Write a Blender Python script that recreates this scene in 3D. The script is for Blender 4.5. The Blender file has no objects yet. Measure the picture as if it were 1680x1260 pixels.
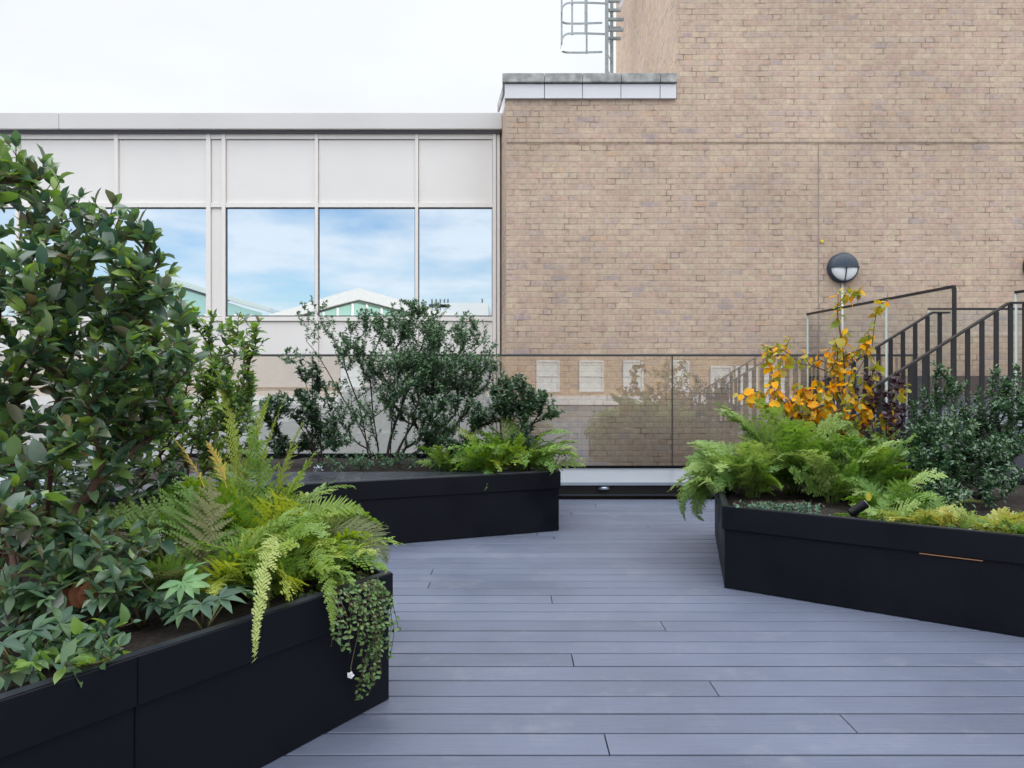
import bpy, bmesh, math, random
import numpy as np
from mathutils import Vector, Matrix

# ------------------------------------------------------------------ camera, sky, sun, exposure
S = bpy.context.scene
COL = S.collection
F, CX, HY, CH = 1190.0, 840.0, 628.0, 1.2          # focal length in photo pixels, principal point, eye height (m)
cam_d = bpy.data.cameras.new('camera'); cam = bpy.data.objects.new('camera', cam_d); COL.objects.link(cam)
cam.location = (0, 0, CH); cam.rotation_euler = (math.radians(90), 0, 0)
cam_d.sensor_width = 36; cam_d.lens = F / 1680 * 36; cam_d.shift_y = -2 / 1680
cam_d.clip_start = 0.05; cam_d.clip_end = 3000
S.camera = cam
VEIL = 1.25
SUN_EL, SUN_AZ = math.radians(23), math.radians(30)   # azimuth clockwise from +Y: the sun stands behind the brick tower
w = bpy.data.worlds.new('World'); S.world = w; w.use_nodes = True
nt = w.node_tree; nt.nodes.clear()
def nn(t, kind, **kw):
    n = t.nodes.new(kind)
    for k, v in kw.items(): setattr(n, k, v)
    return n
out = nn(nt, 'ShaderNodeOutputWorld'); bg = nn(nt, 'ShaderNodeBackground'); bg2 = nn(nt, 'ShaderNodeBackground')
sky = nn(nt, 'ShaderNodeTexSky', sky_type='NISHITA', sun_disc=False)
sky.sun_elevation = SUN_EL; sky.sun_rotation = SUN_AZ; sky.air_density = 1.0; sky.dust_density = 1.5; sky.ozone_density = 2.0
bg.inputs[1].default_value = 0.075
nt.links.new(sky.outputs[0], bg.inputs[0])
tc = nn(nt, 'ShaderNodeTexCoord'); sep = nn(nt, 'ShaderNodeSeparateXYZ'); nt.links.new(tc.outputs['Generated'], sep.inputs[0])
# bright overcast veil towards the sun, broken cloud elsewhere
def math_n(t, op, a, b=None, clamp=False):
    n = t.nodes.new('ShaderNodeMath'); n.operation = op; n.use_clamp = clamp
    for i, v in enumerate((a, b)):
        if v is None: continue
        if isinstance(v, (int, float)): n.inputs[i].default_value = v
        else: t.links.new(v, n.inputs[i])
    return n.outputs[0]
zz = math_n(nt, 'ADD', math_n(nt, 'MAXIMUM', sep.outputs[2], 0.0), 0.13)
comb = nn(nt, 'ShaderNodeCombineXYZ')
nt.links.new(math_n(nt, 'DIVIDE', sep.outputs[0], zz), comb.inputs[0])
nt.links.new(math_n(nt, 'DIVIDE', sep.outputs[1], zz), comb.inputs[1])
noi = nn(nt, 'ShaderNodeTexNoise'); noi.inputs['Scale'].default_value = 1.1; noi.inputs['Detail'].default_value = 7; noi.inputs['Roughness'].default_value = 0.55
nt.links.new(comb.outputs[0], noi.inputs['Vector'])
cr = nn(nt, 'ShaderNodeValToRGB'); cr.color_ramp.elements[0].position = 0.36; cr.color_ramp.elements[1].position = 0.56
nt.links.new(noi.outputs[0], cr.inputs[0])
veil = math_n(nt, 'MULTIPLY', math_n(nt, 'ADD', sep.outputs[1], 0.05), 2.6, True)
front = math_n(nt, 'ADD', math_n(nt, 'MULTIPLY', sep.outputs[1], 3.0), 0.5, True)
high = math_n(nt, 'MULTIPLY', math_n(nt, 'SUBTRACT', math_n(nt, 'SUBTRACT', sep.outputs[2], 0.28), math_n(nt, 'MULTIPLY', front, 0.2)), 3.0, True)
fac = math_n(nt, 'MAXIMUM', math_n(nt, 'MAXIMUM', math_n(nt, 'MULTIPLY', cr.outputs[0], 0.85), veil), math_n(nt, 'MULTIPLY', high, 0.92))
bg2.inputs[0].default_value = (0.93, 0.965, 1.0, 1)
nt.links.new(math_n(nt, 'ADD', math_n(nt, 'ADD', 0.45, math_n(nt, 'MULTIPLY', noi.outputs[0], 0.16)), math_n(nt, 'MULTIPLY', high, VEIL)), bg2.inputs[1])
mx = nn(nt, 'ShaderNodeMixShader'); nt.links.new(fac, mx.inputs[0]); nt.links.new(bg.outputs[0], mx.inputs[1]); nt.links.new(bg2.outputs[0], mx.inputs[2])
nt.links.new(mx.outputs[0], out.inputs[0])
sd = bpy.data.lights.new('sun', 'SUN'); sd.energy = 2.6; sd.angle = math.radians(0.6); sd.color = (1, 0.93, 0.82)
sun = bpy.data.objects.new('sun', sd); COL.objects.link(sun)
dirv = Vector((math.sin(SUN_AZ) * math.cos(SUN_EL), math.cos(SUN_AZ) * math.cos(SUN_EL), math.sin(SUN_EL)))
sun.rotation_euler = dirv.to_track_quat('Z', 'Y').to_euler(); sun.location = dirv * 60
S.view_settings.view_transform = 'Standard'; S.view_settings.look = 'None'; S.view_settings.gamma = 1
S.view_settings.exposure = 0.95
S.render.engine = 'CYCLES'
S.cycles.max_bounces = 8; S.cycles.transparent_max_bounces = 16; S.cycles.caustics_reflective = False; S.cycles.caustics_refractive = False

def P(px, py, Y):
    """measured photo point at depth Y -> world metres"""
    return Vector(((px - CX) / F * Y, Y, CH - (py - HY) / F * Y))

# ------------------------------------------------------------------ helpers
def tag(o, label=None, cat=None, group=None, kind=None):
    if label: o['label'] = label
    if cat: o['category'] = cat
    if group: o['group'] = group
    if kind: o['kind'] = kind
    return o
def empty(name, loc=(0, 0, 0), label=None, cat=None, group=None):
    o = bpy.data.objects.new(name, None); COL.objects.link(o); o.location = loc; o.empty_display_size = 0.1
    return tag(o, label, cat, group)
def link(name, me, mat, parent=None, smooth=False):
    o = bpy.data.objects.new(name, me); COL.objects.link(o)
    if mat is not None:
        for m in (mat if isinstance(mat, (list, tuple)) else [mat]): me.materials.append(m)
    if parent is not None:
        o.parent = parent
        o.matrix_parent_inverse = Matrix.Translation(-Vector(parent.location)) if parent.parent is None else Matrix.Identity(4)
    if smooth: me.polygons.foreach_set('use_smooth', [True] * len(me.polygons))
    return o
class MB:
    def __init__(s): s.v = []; s.f = []
    def add(s, vs, fs):
        n = len(s.v); s.v += [tuple(x) for x in vs]; s.f += [tuple(i + n for i in f) for f in fs]
    def box(s, x0, y0, z0, x1, y1, z1):
        vs = [(x, y, z) for z in (z0, z1) for y in (y0, y1) for x in (x0, x1)]
        s.add(vs, [(0, 2, 3, 1), (4, 5, 7, 6), (0, 1, 5, 4), (2, 6, 7, 3), (0, 4, 6, 2), (1, 3, 7, 5)])
    def prism(s, pts, z0, z1, cap=True):
        n = len(pts)
        s.add([(x, y, z0) for x, y in pts] + [(x, y, z1) for x, y in pts],
              [(i, (i + 1) % n, n + (i + 1) % n, n + i) for i in range(n)] + ([tuple(range(n, 2 * n)), tuple(reversed(range(n)))] if cap else []))
    def bar(s, a, b, w, h, up=(0, 0, 1)):
        a, b = Vector(a), Vector(b); t = (b - a).normalized(); u = Vector(up)
        sd_ = t.cross(u).normalized(); u = sd_.cross(t).normalized()
        vs = [p + sd_ * x * w / 2 + u * y * h / 2 for p in (a, b) for x, y in ((-1, -1), (1, -1), (1, 1), (-1, 1))]
        s.add(vs, [(3, 2, 1, 0), (4, 5, 6, 7), (0, 1, 5, 4), (1, 2, 6, 5), (2, 3, 7, 6), (3, 0, 4, 7)])
    def tube(s, pts, r, n=8, cap=True):
        pts = [Vector(p) for p in pts]; rr = r if isinstance(r, (list, tuple)) else [r] * len(pts)
        base = len(s.v); prev = None
        for i, p in enumerate(pts):
            t = (pts[min(i + 1, len(pts) - 1)] - pts[max(i - 1, 0)]).normalized()
            ref = prev if prev is not None else (Vector((0, 0, 1)) if abs(t.z) < .9 else Vector((1, 0, 0)))
            a = t.cross(ref); a = a.normalized() if a.length > 1e-6 else Vector((1, 0, 0)); b = a.cross(t).normalized(); prev = b
            for k in range(n):
                q = 2 * math.pi * k / n; s.v.append(tuple(p + (a * math.cos(q) + b * math.sin(q)) * rr[i]))
        for i in range(len(pts) - 1):
            for k in range(n):
                s.f.append((base + i * n + k, base + i * n + (k + 1) % n, base + (i + 1) * n + (k + 1) % n, base + (i + 1) * n + k))
        if cap:
            s.f.append(tuple(base + k for k in reversed(range(n)))); e = base + (len(pts) - 1) * n
            s.f.append(tuple(e + k for k in range(n)))
    def build(s, name, mat, parent=None, bevel=0, smooth=False):
        me = bpy.data.meshes.new(name); me.from_pydata(s.v, [], s.f)
        bm = bmesh.new(); bm.from_mesh(me); bmesh.ops.recalc_face_normals(bm, faces=bm.faces)
        if bevel: bmesh.ops.bevel(bm, geom=[e for e in bm.edges if len(e.link_faces) == 2 and e.calc_face_angle() > 0.5], offset=bevel, segments=2, affect='EDGES', profile=0.5)
        bm.to_mesh(me); bm.free(); me.update()
        return link(name, me, mat, parent, smooth)
def np_mesh(name, V, faces_list):
    """V (n,3); faces_list: arrays (m,k) of vertex ids"""
    me = bpy.data.meshes.new(name)
    me.vertices.add(len(V)); me.vertices.foreach_set('co', np.asarray(V, dtype=np.float32).ravel())
    li = np.concatenate([f.ravel() for f in faces_list]).astype(np.int32)
    tot = np.concatenate([np.full(len(f), f.shape[1]) for f in faces_list]).astype(np.int32)
    st = np.concatenate([[0], np.cumsum(tot)[:-1]]).astype(np.int32)
    me.loops.add(len(li)); me.loops.foreach_set('vertex_index', li)
    me.polygons.add(len(tot)); me.polygons.foreach_set('loop_start', st); me.polygons.foreach_set('loop_total', tot)
    me.update(calc_edges=True); me.validate()
    return me

# ------------------------------------------------------------------ materials
def new_mat(name):
    m = bpy.data.materials.new(name); m.use_nodes = True; t = m.node_tree
    return m, t, t.nodes['Principled BSDF']
def plain(name, col, rough=0.5, metal=0.0, var=0.0, scale=8.0, bump=0.0, bscale=60.0, spec=0.5, rvar=0.0, rscale=2.5):
    m, t, b = new_mat(name)
    b.inputs['Roughness'].default_value = rough; b.inputs['Metallic'].default_value = metal; b.inputs['Specular IOR Level'].default_value = spec
    tc_ = nn(t, 'ShaderNodeTexCoord')
    if var > 0:
        no = nn(t, 'ShaderNodeTexNoise'); no.inputs['Scale'].default_value = scale; no.inputs['Detail'].default_value = 6; t.links.new(tc_.outputs['Object'], no.inputs['Vector'])
        r = nn(t, 'ShaderNodeValToRGB'); r.color_ramp.elements[0].position = .3; r.color_ramp.elements[1].position = .7
        r.color_ramp.elements[0].color = (*[c * (1 - var) for c in col], 1); r.color_ramp.elements[1].color = (*[min(1, c * (1 + var)) for c in col], 1)
        t.links.new(no.outputs[0], r.inputs[0]); t.links.new(r.outputs[0], b.inputs['Base Color'])
    else: b.inputs['Base Color'].default_value = (*col, 1)
    if rvar > 0:
        n_ = nn(t, 'ShaderNodeTexNoise'); n_.inputs['Scale'].default_value = rscale; n_.inputs['Detail'].default_value = 8; n_.inputs['Roughness'].default_value = .7; t.links.new(tc_.outputs['Object'], n_.inputs['Vector'])
        k_ = nn(t, 'ShaderNodeMapRange'); k_.inputs[1].default_value = .35; k_.inputs[2].default_value = .65; k_.inputs[3].default_value = max(.05, rough - rvar); k_.inputs[4].default_value = rough + rvar
        t.links.new(n_.outputs[0], k_.inputs[0]); t.links.new(k_.outputs[0], b.inputs['Roughness'])
    if bump > 0:
        no = nn(t, 'ShaderNodeTexNoise'); no.inputs['Scale'].default_value = bscale; no.inputs['Detail'].default_value = 4; t.links.new(tc_.outputs['Object'], no.inputs['Vector'])
        bu = nn(t, 'ShaderNodeBump'); bu.inputs['Strength'].default_value = bump; bu.inputs['Distance'].default_value = 0.01
        t.links.new(no.outputs[0], bu.inputs['Height']); t.links.new(bu.outputs[0], b.inputs['Normal'])
    return m
def leaf_mat(name, cols, rough=0.42, trans=0.25, tcol=None, obj_rand=False, spec=0.5):
    """cols: list of linear colours picked per leaf"""
    m, t, b = new_mat(name)
    geo = nn(t, 'ShaderNodeNewGeometry'); oi = nn(t, 'ShaderNodeObjectInfo')
    r = nn(t, 'ShaderNodeValToRGB'); r.color_ramp.interpolation = 'LINEAR'
    while len(r.color_ramp.elements) < len(cols): r.color_ramp.elements.new(0.5)
    for i, c in enumerate(cols):
        r.color_ramp.elements[i].position = i / max(1, len(cols) - 1); r.color_ramp.elements[i].color = (*c, 1)
    if obj_rand:
        s_ = math_n(t, 'ADD', math_n(t, 'MULTIPLY', oi.outputs['Random'], 0.75), math_n(t, 'MULTIPLY', geo.outputs['Random Per Island'], 0.25)); t.links.new(s_, r.inputs[0])
    else: t.links.new(geo.outputs['Random Per Island'], r.inputs[0])
    b.inputs['Roughness'].default_value = rough; b.inputs['Specular IOR Level'].default_value = spec
    t.links.new(r.outputs[0], b.inputs['Base Color'])
    tr = nn(t, 'ShaderNodeBsdfTranslucent')
    hs = nn(t, 'ShaderNodeHueSaturation'); hs.inputs['Hue'].default_value = 0.485; hs.inputs['Saturation'].default_value = 1.15; hs.inputs['Value'].default_value = 1.6
    t.links.new(r.outputs[0], hs.inputs['Color']); t.links.new(hs.outputs[0], tr.inputs[0])
    mx_ = nn(t, 'ShaderNodeMixShader'); mx_.inputs[0].default_value = trans
    t.links.new(b.outputs[0], mx_.inputs[1]); t.links.new(tr.outputs[0], mx_.inputs[2]); t.links.new(mx_.outputs[0], t.nodes['Material Output'].inputs[0])
    return m
def glass_mat(name, tint, ior=1.5, boost=1.0, rough=0.0):
    m, t, b = new_mat(name); t.nodes.remove(b)
    tr = nn(t, 'ShaderNodeBsdfTransparent'); tr.inputs[0].default_value = (*tint, 1)
    gl = nn(t, 'ShaderNodeBsdfGlossy'); gl.inputs['Roughness'].default_value = rough; gl.inputs[0].default_value = (.95, .97, 1, 1)
    fr = nn(t, 'ShaderNodeFresnel'); fr.inputs['IOR'].default_value = ior
    mx_ = nn(t, 'ShaderNodeMixShader'); t.links.new(math_n(t, 'MULTIPLY', fr.outputs[0], boost, True), mx_.inputs[0])
    t.links.new(tr.outputs[0], mx_.inputs[1]); t.links.new(gl.outputs[0], mx_.inputs[2]); t.links.new(mx_.outputs[0], t.nodes['Material Output'].inputs[0])
    return m
def brick_mat(name, cols, mortar=(0.36, 0.32, 0.27), bw=0.225, bh=0.075):
    m, t, b = new_mat(name)
    tc_ = nn(t, 'ShaderNodeTexCoord'); sp = nn(t, 'ShaderNodeSeparateXYZ'); t.links.new(tc_.outputs['Object'], sp.inputs[0])
    # slightly wandering courses
    wob = nn(t, 'ShaderNodeTexNoise'); wob.inputs['Scale'].default_value = 0.9; t.links.new(tc_.outputs['Object'], wob.inputs['Vector'])
    wv = math_n(t, 'MULTIPLY', math_n(t, 'SUBTRACT', wob.outputs[0], .5), 0.03)
    u = math_n(t, 'ADD', sp.outputs[0], sp.outputs[1]); z = math_n(t, 'ADD', sp.outputs[2], wv)
    rowf = math_n(t, 'DIVIDE', z, bh); row = math_n(t, 'FLOOR', rowf); rf = math_n(t, 'FRACT', rowf)
    # flemish-like bond: cell of stretcher+header = 1.5 bricks, shifted half per row
    per = bw * 1.5
    sh = math_n(t, 'MULTIPLY', math_n(t, 'MODULO', math_n(t, 'ABSOLUTE', row), 2.0), 0.5)
    cf = math_n(t, 'ADD', math_n(t, 'DIVIDE', u, per), sh); c = math_n(t, 'FLOOR', cf); ff = math_n(t, 'FRACT', cf)
    isH = math_n(t, 'GREATER_THAN', ff, 0.6667)
    # distance to vertical joints (m)
    d1 = math_n(t, 'MULTIPLY', math_n(t, 'MINIMUM', ff, math_n(t, 'SUBTRACT', 1.0, ff)), per)
    d2 = math_n(t, 'MULTIPLY', math_n(t, 'ABSOLUTE', math_n(t, 'SUBTRACT', ff, 0.6667)), per)
    dz = math_n(t, 'MULTIPLY', math_n(t, 'MINIMUM', rf, math_n(t, 'SUBTRACT', 1.0, rf)), bh)
    dmin = math_n(t, 'MINIMUM', math_n(t, 'MINIMUM', d1, d2), dz)
    edge = nn(t, 'ShaderNodeTexNoise'); edge.inputs['Scale'].default_value = 25; edge.inputs['Detail'].default_value = 3; t.links.new(tc_.outputs['Object'], edge.inputs['Vector'])
    thr = math_n(t, 'ADD', 0.001, math_n(t, 'MULTIPLY', edge.outputs[0], 0.008))
    mr = nn(t, 'ShaderNodeMapRange'); mr.interpolation_type = 'SMOOTHSTEP'; t.links.new(dmin, mr.inputs[0]); t.links.new(thr, mr.inputs[1]); t.links.new(math_n(t, 'ADD', thr, 0.005), mr.inputs[2])
    mask = mr.outputs[0]
    cv = nn(t, 'ShaderNodeCombineXYZ'); t.links.new(c, cv.inputs[0]); t.links.new(row, cv.inputs[1]); t.links.new(isH, cv.inputs[2])
    wn = nn(t, 'ShaderNodeTexWhiteNoise'); wn.noise_dimensions = '3D'; t.links.new(cv.outputs[0], wn.inputs[0])
    r = nn(t, 'ShaderNodeValToRGB'); r.color_ramp.interpolation = 'CONSTANT'
    while len(r.color_ramp.elements) < len(cols): r.color_ramp.elements.new(0.5)
    pos = 0
    for i, (cc, wt) in enumerate(cols):
        r.color_ramp.elements[i].position = pos; r.color_ramp.elements[i].color = (*cc, 1); pos += wt
    t.links.new(wn.outputs['Value'], r.inputs[0])
    # mottling within a brick and broad patches of stain
    n1 = nn(t, 'ShaderNodeTexNoise'); n1.inputs['Scale'].default_value = 14; n1.inputs['Detail'].default_value = 8; n1.inputs['Roughness'].default_value = .7; t.links.new(tc_.outputs['Object'], n1.inputs['Vector'])
    n2 = nn(t, 'ShaderNodeTexNoise'); n2.inputs['Scale'].default_value = 0.8; n2.inputs['Detail'].default_value = 5; t.links.new(tc_.outputs['Object'], n2.inputs['Vector'])
    def mulc(col_sock, val_sock, lo, hi):
        k = nn(t, 'ShaderNodeMapRange'); k.inputs[1].default_value = .3; k.inputs[2].default_value = .7; k.inputs[3].default_value = lo; k.inputs[4].default_value = hi; t.links.new(val_sock, k.inputs[0])
        mm = nn(t, 'ShaderNodeMix', data_type='RGBA', blend_type='MULTIPLY'); mm.inputs[0].default_value = 1
        t.links.new(col_sock, mm.inputs[6])
        g = nn(t, 'ShaderNodeCombineColor'); [t.links.new(k.outputs[0], g.inputs[i]) for i in range(3)]
        t.links.new(g.outputs[0], mm.inputs[7]); return mm.outputs[2]
    mix = nn(t, 'ShaderNodeMix', data_type='RGBA'); t.links.new(mask, mix.inputs[0]); mix.inputs[6].default_value = (*mortar, 1); t.links.new(r.outputs[0], mix.inputs[7])
    # joints carry dark dirt in places
    n3 = nn(t, 'ShaderNodeTexNoise'); n3.inputs['Scale'].default_value = 5; n3.inputs['Detail'].default_value = 4; t.links.new(tc_.outputs['Object'], n3.inputs['Vector'])
    k3 = nn(t, 'ShaderNodeMapRange'); k3.inputs[1].default_value = .5; k3.inputs[2].default_value = .66; t.links.new(n3.outputs[0], k3.inputs[0])
    dj = math_n(t, 'MULTIPLY', math_n(t, 'SUBTRACT', 1.0, mask), k3.outputs[0])
    mdj = nn(t, 'ShaderNodeMix', data_type='RGBA'); t.links.new(math_n(t, 'MULTIPLY', dj, .55), mdj.inputs[0]); t.links.new(mix.outputs[2], mdj.inputs[6]); mdj.inputs[7].default_value = (.10, .08, .07, 1)
    c1 = mulc(mdj.outputs[2], n1.outputs[0], 0.80, 1.16); c2 = mulc(c1, n2.outputs[0], 0.88, 1.1)
    n4 = nn(t, 'ShaderNodeTexNoise'); n4.inputs['Scale'].default_value = 1.7; n4.inputs['Detail'].default_value = 6; n4.inputs['Roughness'].default_value = .65; n4.noise_dimensions = '4D'; n4.inputs['W'].default_value = 3.3; t.links.new(tc_.outputs['Object'], n4.inputs['Vector'])
    r4 = nn(t, 'ShaderNodeValToRGB'); r4.color_ramp.elements[0].position = .38; r4.color_ramp.elements[1].position = .62; r4.color_ramp.elements[0].color = (.94, .92, .93, 1); r4.color_ramp.elements[1].color = (1.0, .985, .95, 1); t.links.new(n4.outputs[0], r4.inputs[0])
    m4 = nn(t, 'ShaderNodeMix', data_type='RGBA', blend_type='MULTIPLY'); m4.inputs[0].default_value = 1; t.links.new(c2, m4.inputs[6]); t.links.new(r4.outputs[0], m4.inputs[7]); c2 = m4.outputs[2]
    t.links.new(c2, b.inputs['Base Color']); b.inputs['Roughness'].default_value = .9; b.inputs['Specular IOR Level'].default_value = .2
    bu = nn(t, 'ShaderNodeBump'); bu.inputs['Strength'].default_value = .4; bu.inputs['Distance'].default_value = .006
    t.links.new(math_n(t, 'ADD', mask, math_n(t, 'MULTIPLY', n1.outputs[0], .4)), bu.inputs['Height']); t.links.new(bu.outputs[0], b.inputs['Normal'])
    return m
M = {}
M['brick'] = brick_mat('weathered_stock_brick', [((.572, .448, .345), .34), ((.56, .43, .34), .27), ((.59, .475, .36), .14), ((.53, .42, .36), .10), ((.55, .40, .325), .12), ((.46, .375, .35), .015), ((.585, .42, .305), .015)], mortar=(.51, .405, .325))
M['brick_far'] = brick_mat('sunlit_brick', [((.50, .33, .2), .5), ((.44, .28, .18), .3), ((.55, .4, .26), .2)], mortar=(.5, .42, .32))
M['white_panel'] = plain('pale_coated_panel', (.82, .785, .755), .35, var=.03, scale=1.2)
M['white_frame'] = plain('pale_frame', (.85, .805, .765), .4, var=.02)
M['fascia'] = plain('grey_fascia', (.66, .64, .625), .5, var=.05, scale=.5)
M['stone'] = plain('lichen_stone', (.36, .36, .35), .9, var=.4, scale=9, bump=.4, bscale=30)
M['white_render'] = plain('white_fascia_board', (.72, .71, .74), .6, var=.04, scale=2)
M['black'] = plain('black_powder_coat', (.0040, .0046, .0085), .5, var=.15, scale=3, bump=.02, bscale=200, spec=.18, rvar=.16, rscale=3)
M['black_top'] = plain('black_powder_coat_sky_sheen', (.016, .018, .028), .36, var=.25, scale=6, bump=.03, bscale=160, spec=.5, rvar=.15)  # paler copy of the black for top faces, sky sheen put into the colour
M['rail_black'] = plain('black_painted_steel', (.012, .013, .017), .4)
M['rail_grey'] = plain('grey_metal_rail', (.07, .075, .085), .35, metal=.6)
M['steel'] = plain('galvanised_steel', (.34, .39, .41), .45, metal=.5, var=.12, scale=20)
M['sill'] = plain('brushed_metal_sill', (.5, .56, .64), .28, metal=.7, var=.04, scale=3)
M['dark'] = plain('dark_recess', (.006, .006, .008), .9, spec=.05)
M['dark_flash'] = plain('dark_upstand', (.055, .058, .075), .6, var=.1)
M['soil'] = plain('bark_mulch', (.017, .011, .008), .95, var=.7, scale=60, bump=1.0, bscale=70)
M['bark'] = plain('grey_brown_bark', (.085, .065, .05), .85, var=.3, scale=40, bump=.4, bscale=120)
M['bark_red'] = plain('reddish_bark', (.085, .04, .028), .7, var=.3, scale=40)
M['bark_dark'] = plain('dark_bark', (.04, .03, .028), .8, var=.3, scale=40)
M['roofing'] = plain('grey_roofing', (.26, .27, .29), .8, var=.12, scale=2)
M['tread'] = plain('stair_tread_grey', (.17, .20, .25), .45, var=.1, scale=5)
M['paving'] = plain('street_asphalt', (.06, .06, .062), .9, var=.2)
M['glass'] = glass_mat('balustrade_glass', (.65, .68, .675), 1.6, 3.9, rough=.014)
M['glass_clear'] = glass_mat('stair_glass', (.86, .885, .875), 1.5, 1.3)
M['edge'] = plain('polished_glass_edge', (.72, .82, .78), .2)
M['lampdark'] = plain('dark_blue_lamp_body', (.035, .05, .075), .4)
M['lampwhite'] = plain('opal_lamp_glass', (.78, .8, .82), .25)
M['pvc'] = plain('white_conduit', (.66, .67, .66), .5)
M['flower'] = plain('white_petal', (.85, .85, .87), .6)
M['dry'] = leaf_mat('dry_brown_leaf', [(.16, .05, .02), (.24, .09, .04)], .7, .2)
# window mirror glass
def window_mat():
    m, t, b = new_mat('coated_window_glass')
    b.inputs['Base Color'].default_value = (.80, .88, .95, 1); b.inputs['Metallic'].default_value = 1.0; b.inputs['Roughness'].default_value = 0.015
    no = nn(t, 'ShaderNodeTexNoise'); no.inputs['Scale'].default_value = .7; tc_ = nn(t, 'ShaderNodeTexCoord'); t.links.new(tc_.outputs['Object'], no.inputs['Vector'])
    bu = nn(t, 'ShaderNodeBump'); bu.inputs['Strength'].default_value = .05; bu.inputs['Distance'].default_value = .02; t.links.new(no.outputs[0], bu.inputs['Height']); t.links.new(bu.outputs[0], b.inputs['Normal'])
    return m
M['window'] = window_mat()
def deck_mat():
    m, t, b = new_mat('composite_deck_board')
    tc_ = nn(t, 'ShaderNodeTexCoord'); mp = nn(t, 'ShaderNodeMapping'); mp.inputs['Scale'].default_value = (1.2, 60, 60); t.links.new(tc_.outputs['Object'], mp.inputs[0])
    n1 = nn(t, 'ShaderNodeTexNoise'); n1.inputs['Scale'].default_value = 3; n1.inputs['Detail'].default_value = 8; n1.inputs['Roughness'].default_value = .65; t.links.new(mp.outputs[0], n1.inputs['Vector'])
    n2 = nn(t, 'ShaderNodeTexNoise'); n2.inputs['Scale'].default_value = 1.3; n2.inputs['Detail'].default_value = 6; t.links.new(tc_.outputs['Object'], n2.inputs['Vector'])
    geo = nn(t, 'ShaderNodeNewGeometry')
    v = math_n(t, 'ADD', math_n(t, 'MULTIPLY', n1.outputs[0], .45), math_n(t, 'ADD', math_n(t, 'MULTIPLY', n2.outputs[0], .3), math_n(t, 'MULTIPLY', geo.outputs['Random Per Island'], .18)))
    r = nn(t, 'ShaderNodeValToRGB'); r.color_ramp.elements[0].position = .3; r.color_ramp.elements[1].position = .72
    r.color_ramp.elements[0].color = (.083, .098, .143, 1); r.color_ramp.elements[1].color = (.150, .171, .240, 1)
    t.links.new(v, r.inputs[0])
    n3 = nn(t, 'ShaderNodeTexNoise'); n3.inputs['Scale'].default_value = 3.1; n3.inputs['Detail'].default_value = 9; n3.inputs['Roughness'].default_value = .72; t.links.new(tc_.outputs['Object'], n3.inputs['Vector'])
    k3 = nn(t, 'ShaderNodeMapRange'); k3.inputs[1].default_value = .54; k3.inputs[2].default_value = .70; k3.inputs[4].default_value = .5; t.links.new(n3.outputs[0], k3.inputs[0])
    mm = nn(t, 'ShaderNodeMix', data_type='RGBA'); t.links.new(k3.outputs[0], mm.inputs[0]); t.links.new(r.outputs[0], mm.inputs[6]); mm.inputs[7].default_value = (.19, .195, .235, 1)
    t.links.new(mm.outputs[2], b.inputs['Base Color'])
    kr = nn(t, 'ShaderNodeMapRange'); kr.inputs[1].default_value = .35; kr.inputs[2].default_value = .65; kr.inputs[3].default_value = .38; kr.inputs[4].default_value = .62; t.links.new(n2.outputs[0], kr.inputs[0]); t.links.new(kr.outputs[0], b.inputs['Roughness']); b.inputs['Specular IOR Level'].default_value = .45
    bu = nn(t, 'ShaderNodeBump'); bu.inputs['Strength'].default_value = .7; bu.inputs['Distance'].default_value = .003; t.links.new(n1.outputs[0], bu.inputs['Height']); t.links.new(bu.outputs[0], b.inputs['Normal'])
    return m
M['deck'] = deck_mat()
# foliage
M['viburnum'] = leaf_mat('glossy_oval_leaf', [(.045, .098, .062), (.07, .14, .078), (.105, .19, .07), (.17, .27, .07), (.095, .16, .11), (.13, .10, .04)], .27, .28, spec=1.0)
M['light_leaf'] = leaf_mat('young_green_leaf', [(.09, .18, .05), (.17, .29, .06), (.28, .40, .085)], .38, .38)
M['olive_leaf'] = leaf_mat('small_dark_leaf', [(.055, .115, .06), (.09, .175, .085), (.15, .245, .11)], .4, .18, spec=.7)
M['dark_leaf'] = leaf_mat('dark_glossy_leaf', [(.024, .058, .036), (.042, .088, .045), (.07, .13, .05)], .28, .14, spec=.8)
M['box_leaf'] = leaf_mat('deep_green_small_leaf', [(.03, .08, .042), (.05, .12, .055), (.095, .19, .06)], .25, .15, spec=.9)
M['hellebore'] = leaf_mat('matt_palmate_leaf', [(.03, .075, .045), (.055, .115, .065), (.05, .11, .04), (.085, .15, .06)], .5, .18)
M['hellebore_new'] = leaf_mat('fresh_palmate_leaf', [(.13, .27, .11), (.17, .32, .12)], .45, .25)
M['orange_leaf'] = leaf_mat('autumn_orange_leaf', [(.76, .33, .012), (.80, .42, .02), (.78, .48, .03), (.66, .30, .02), (.5, .34, .05)], .65, .35, spec=.2)
M['olive_yellow'] = leaf_mat('turning_leaf', [(.34, .34, .05), (.18, .25, .04), (.50, .42, .06), (.30, .22, .03)], .5, .35)
M['purple_leaf'] = leaf_mat('dark_purple_leaf', [(.035, .012, .022), (.06, .018, .03), (.03, .018, .02)], .4, .1)
M['creeper'] = leaf_mat('trailing_small_leaf', [(.045, .10, .035), (.09, .18, .05), (.16, .25, .07)], .4, .2)
M['cover'] = leaf_mat('blue_green_cover', [(.06, .13, .08), (.09, .19, .11), (.04, .09, .06)], .5, .2)
M['fern_gold'] = leaf_mat('golden_green_frond', [(.11, .22, .03), (.19, .30, .04), (.29, .37, .055), (.38, .43, .09)], .5, .35, obj_rand=True)
M['fern_green'] = leaf_mat('fresh_green_frond', [(.09, .19, .04), (.15, .27, .05), (.23, .34, .07)], .5, .33, obj_rand=True)
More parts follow.
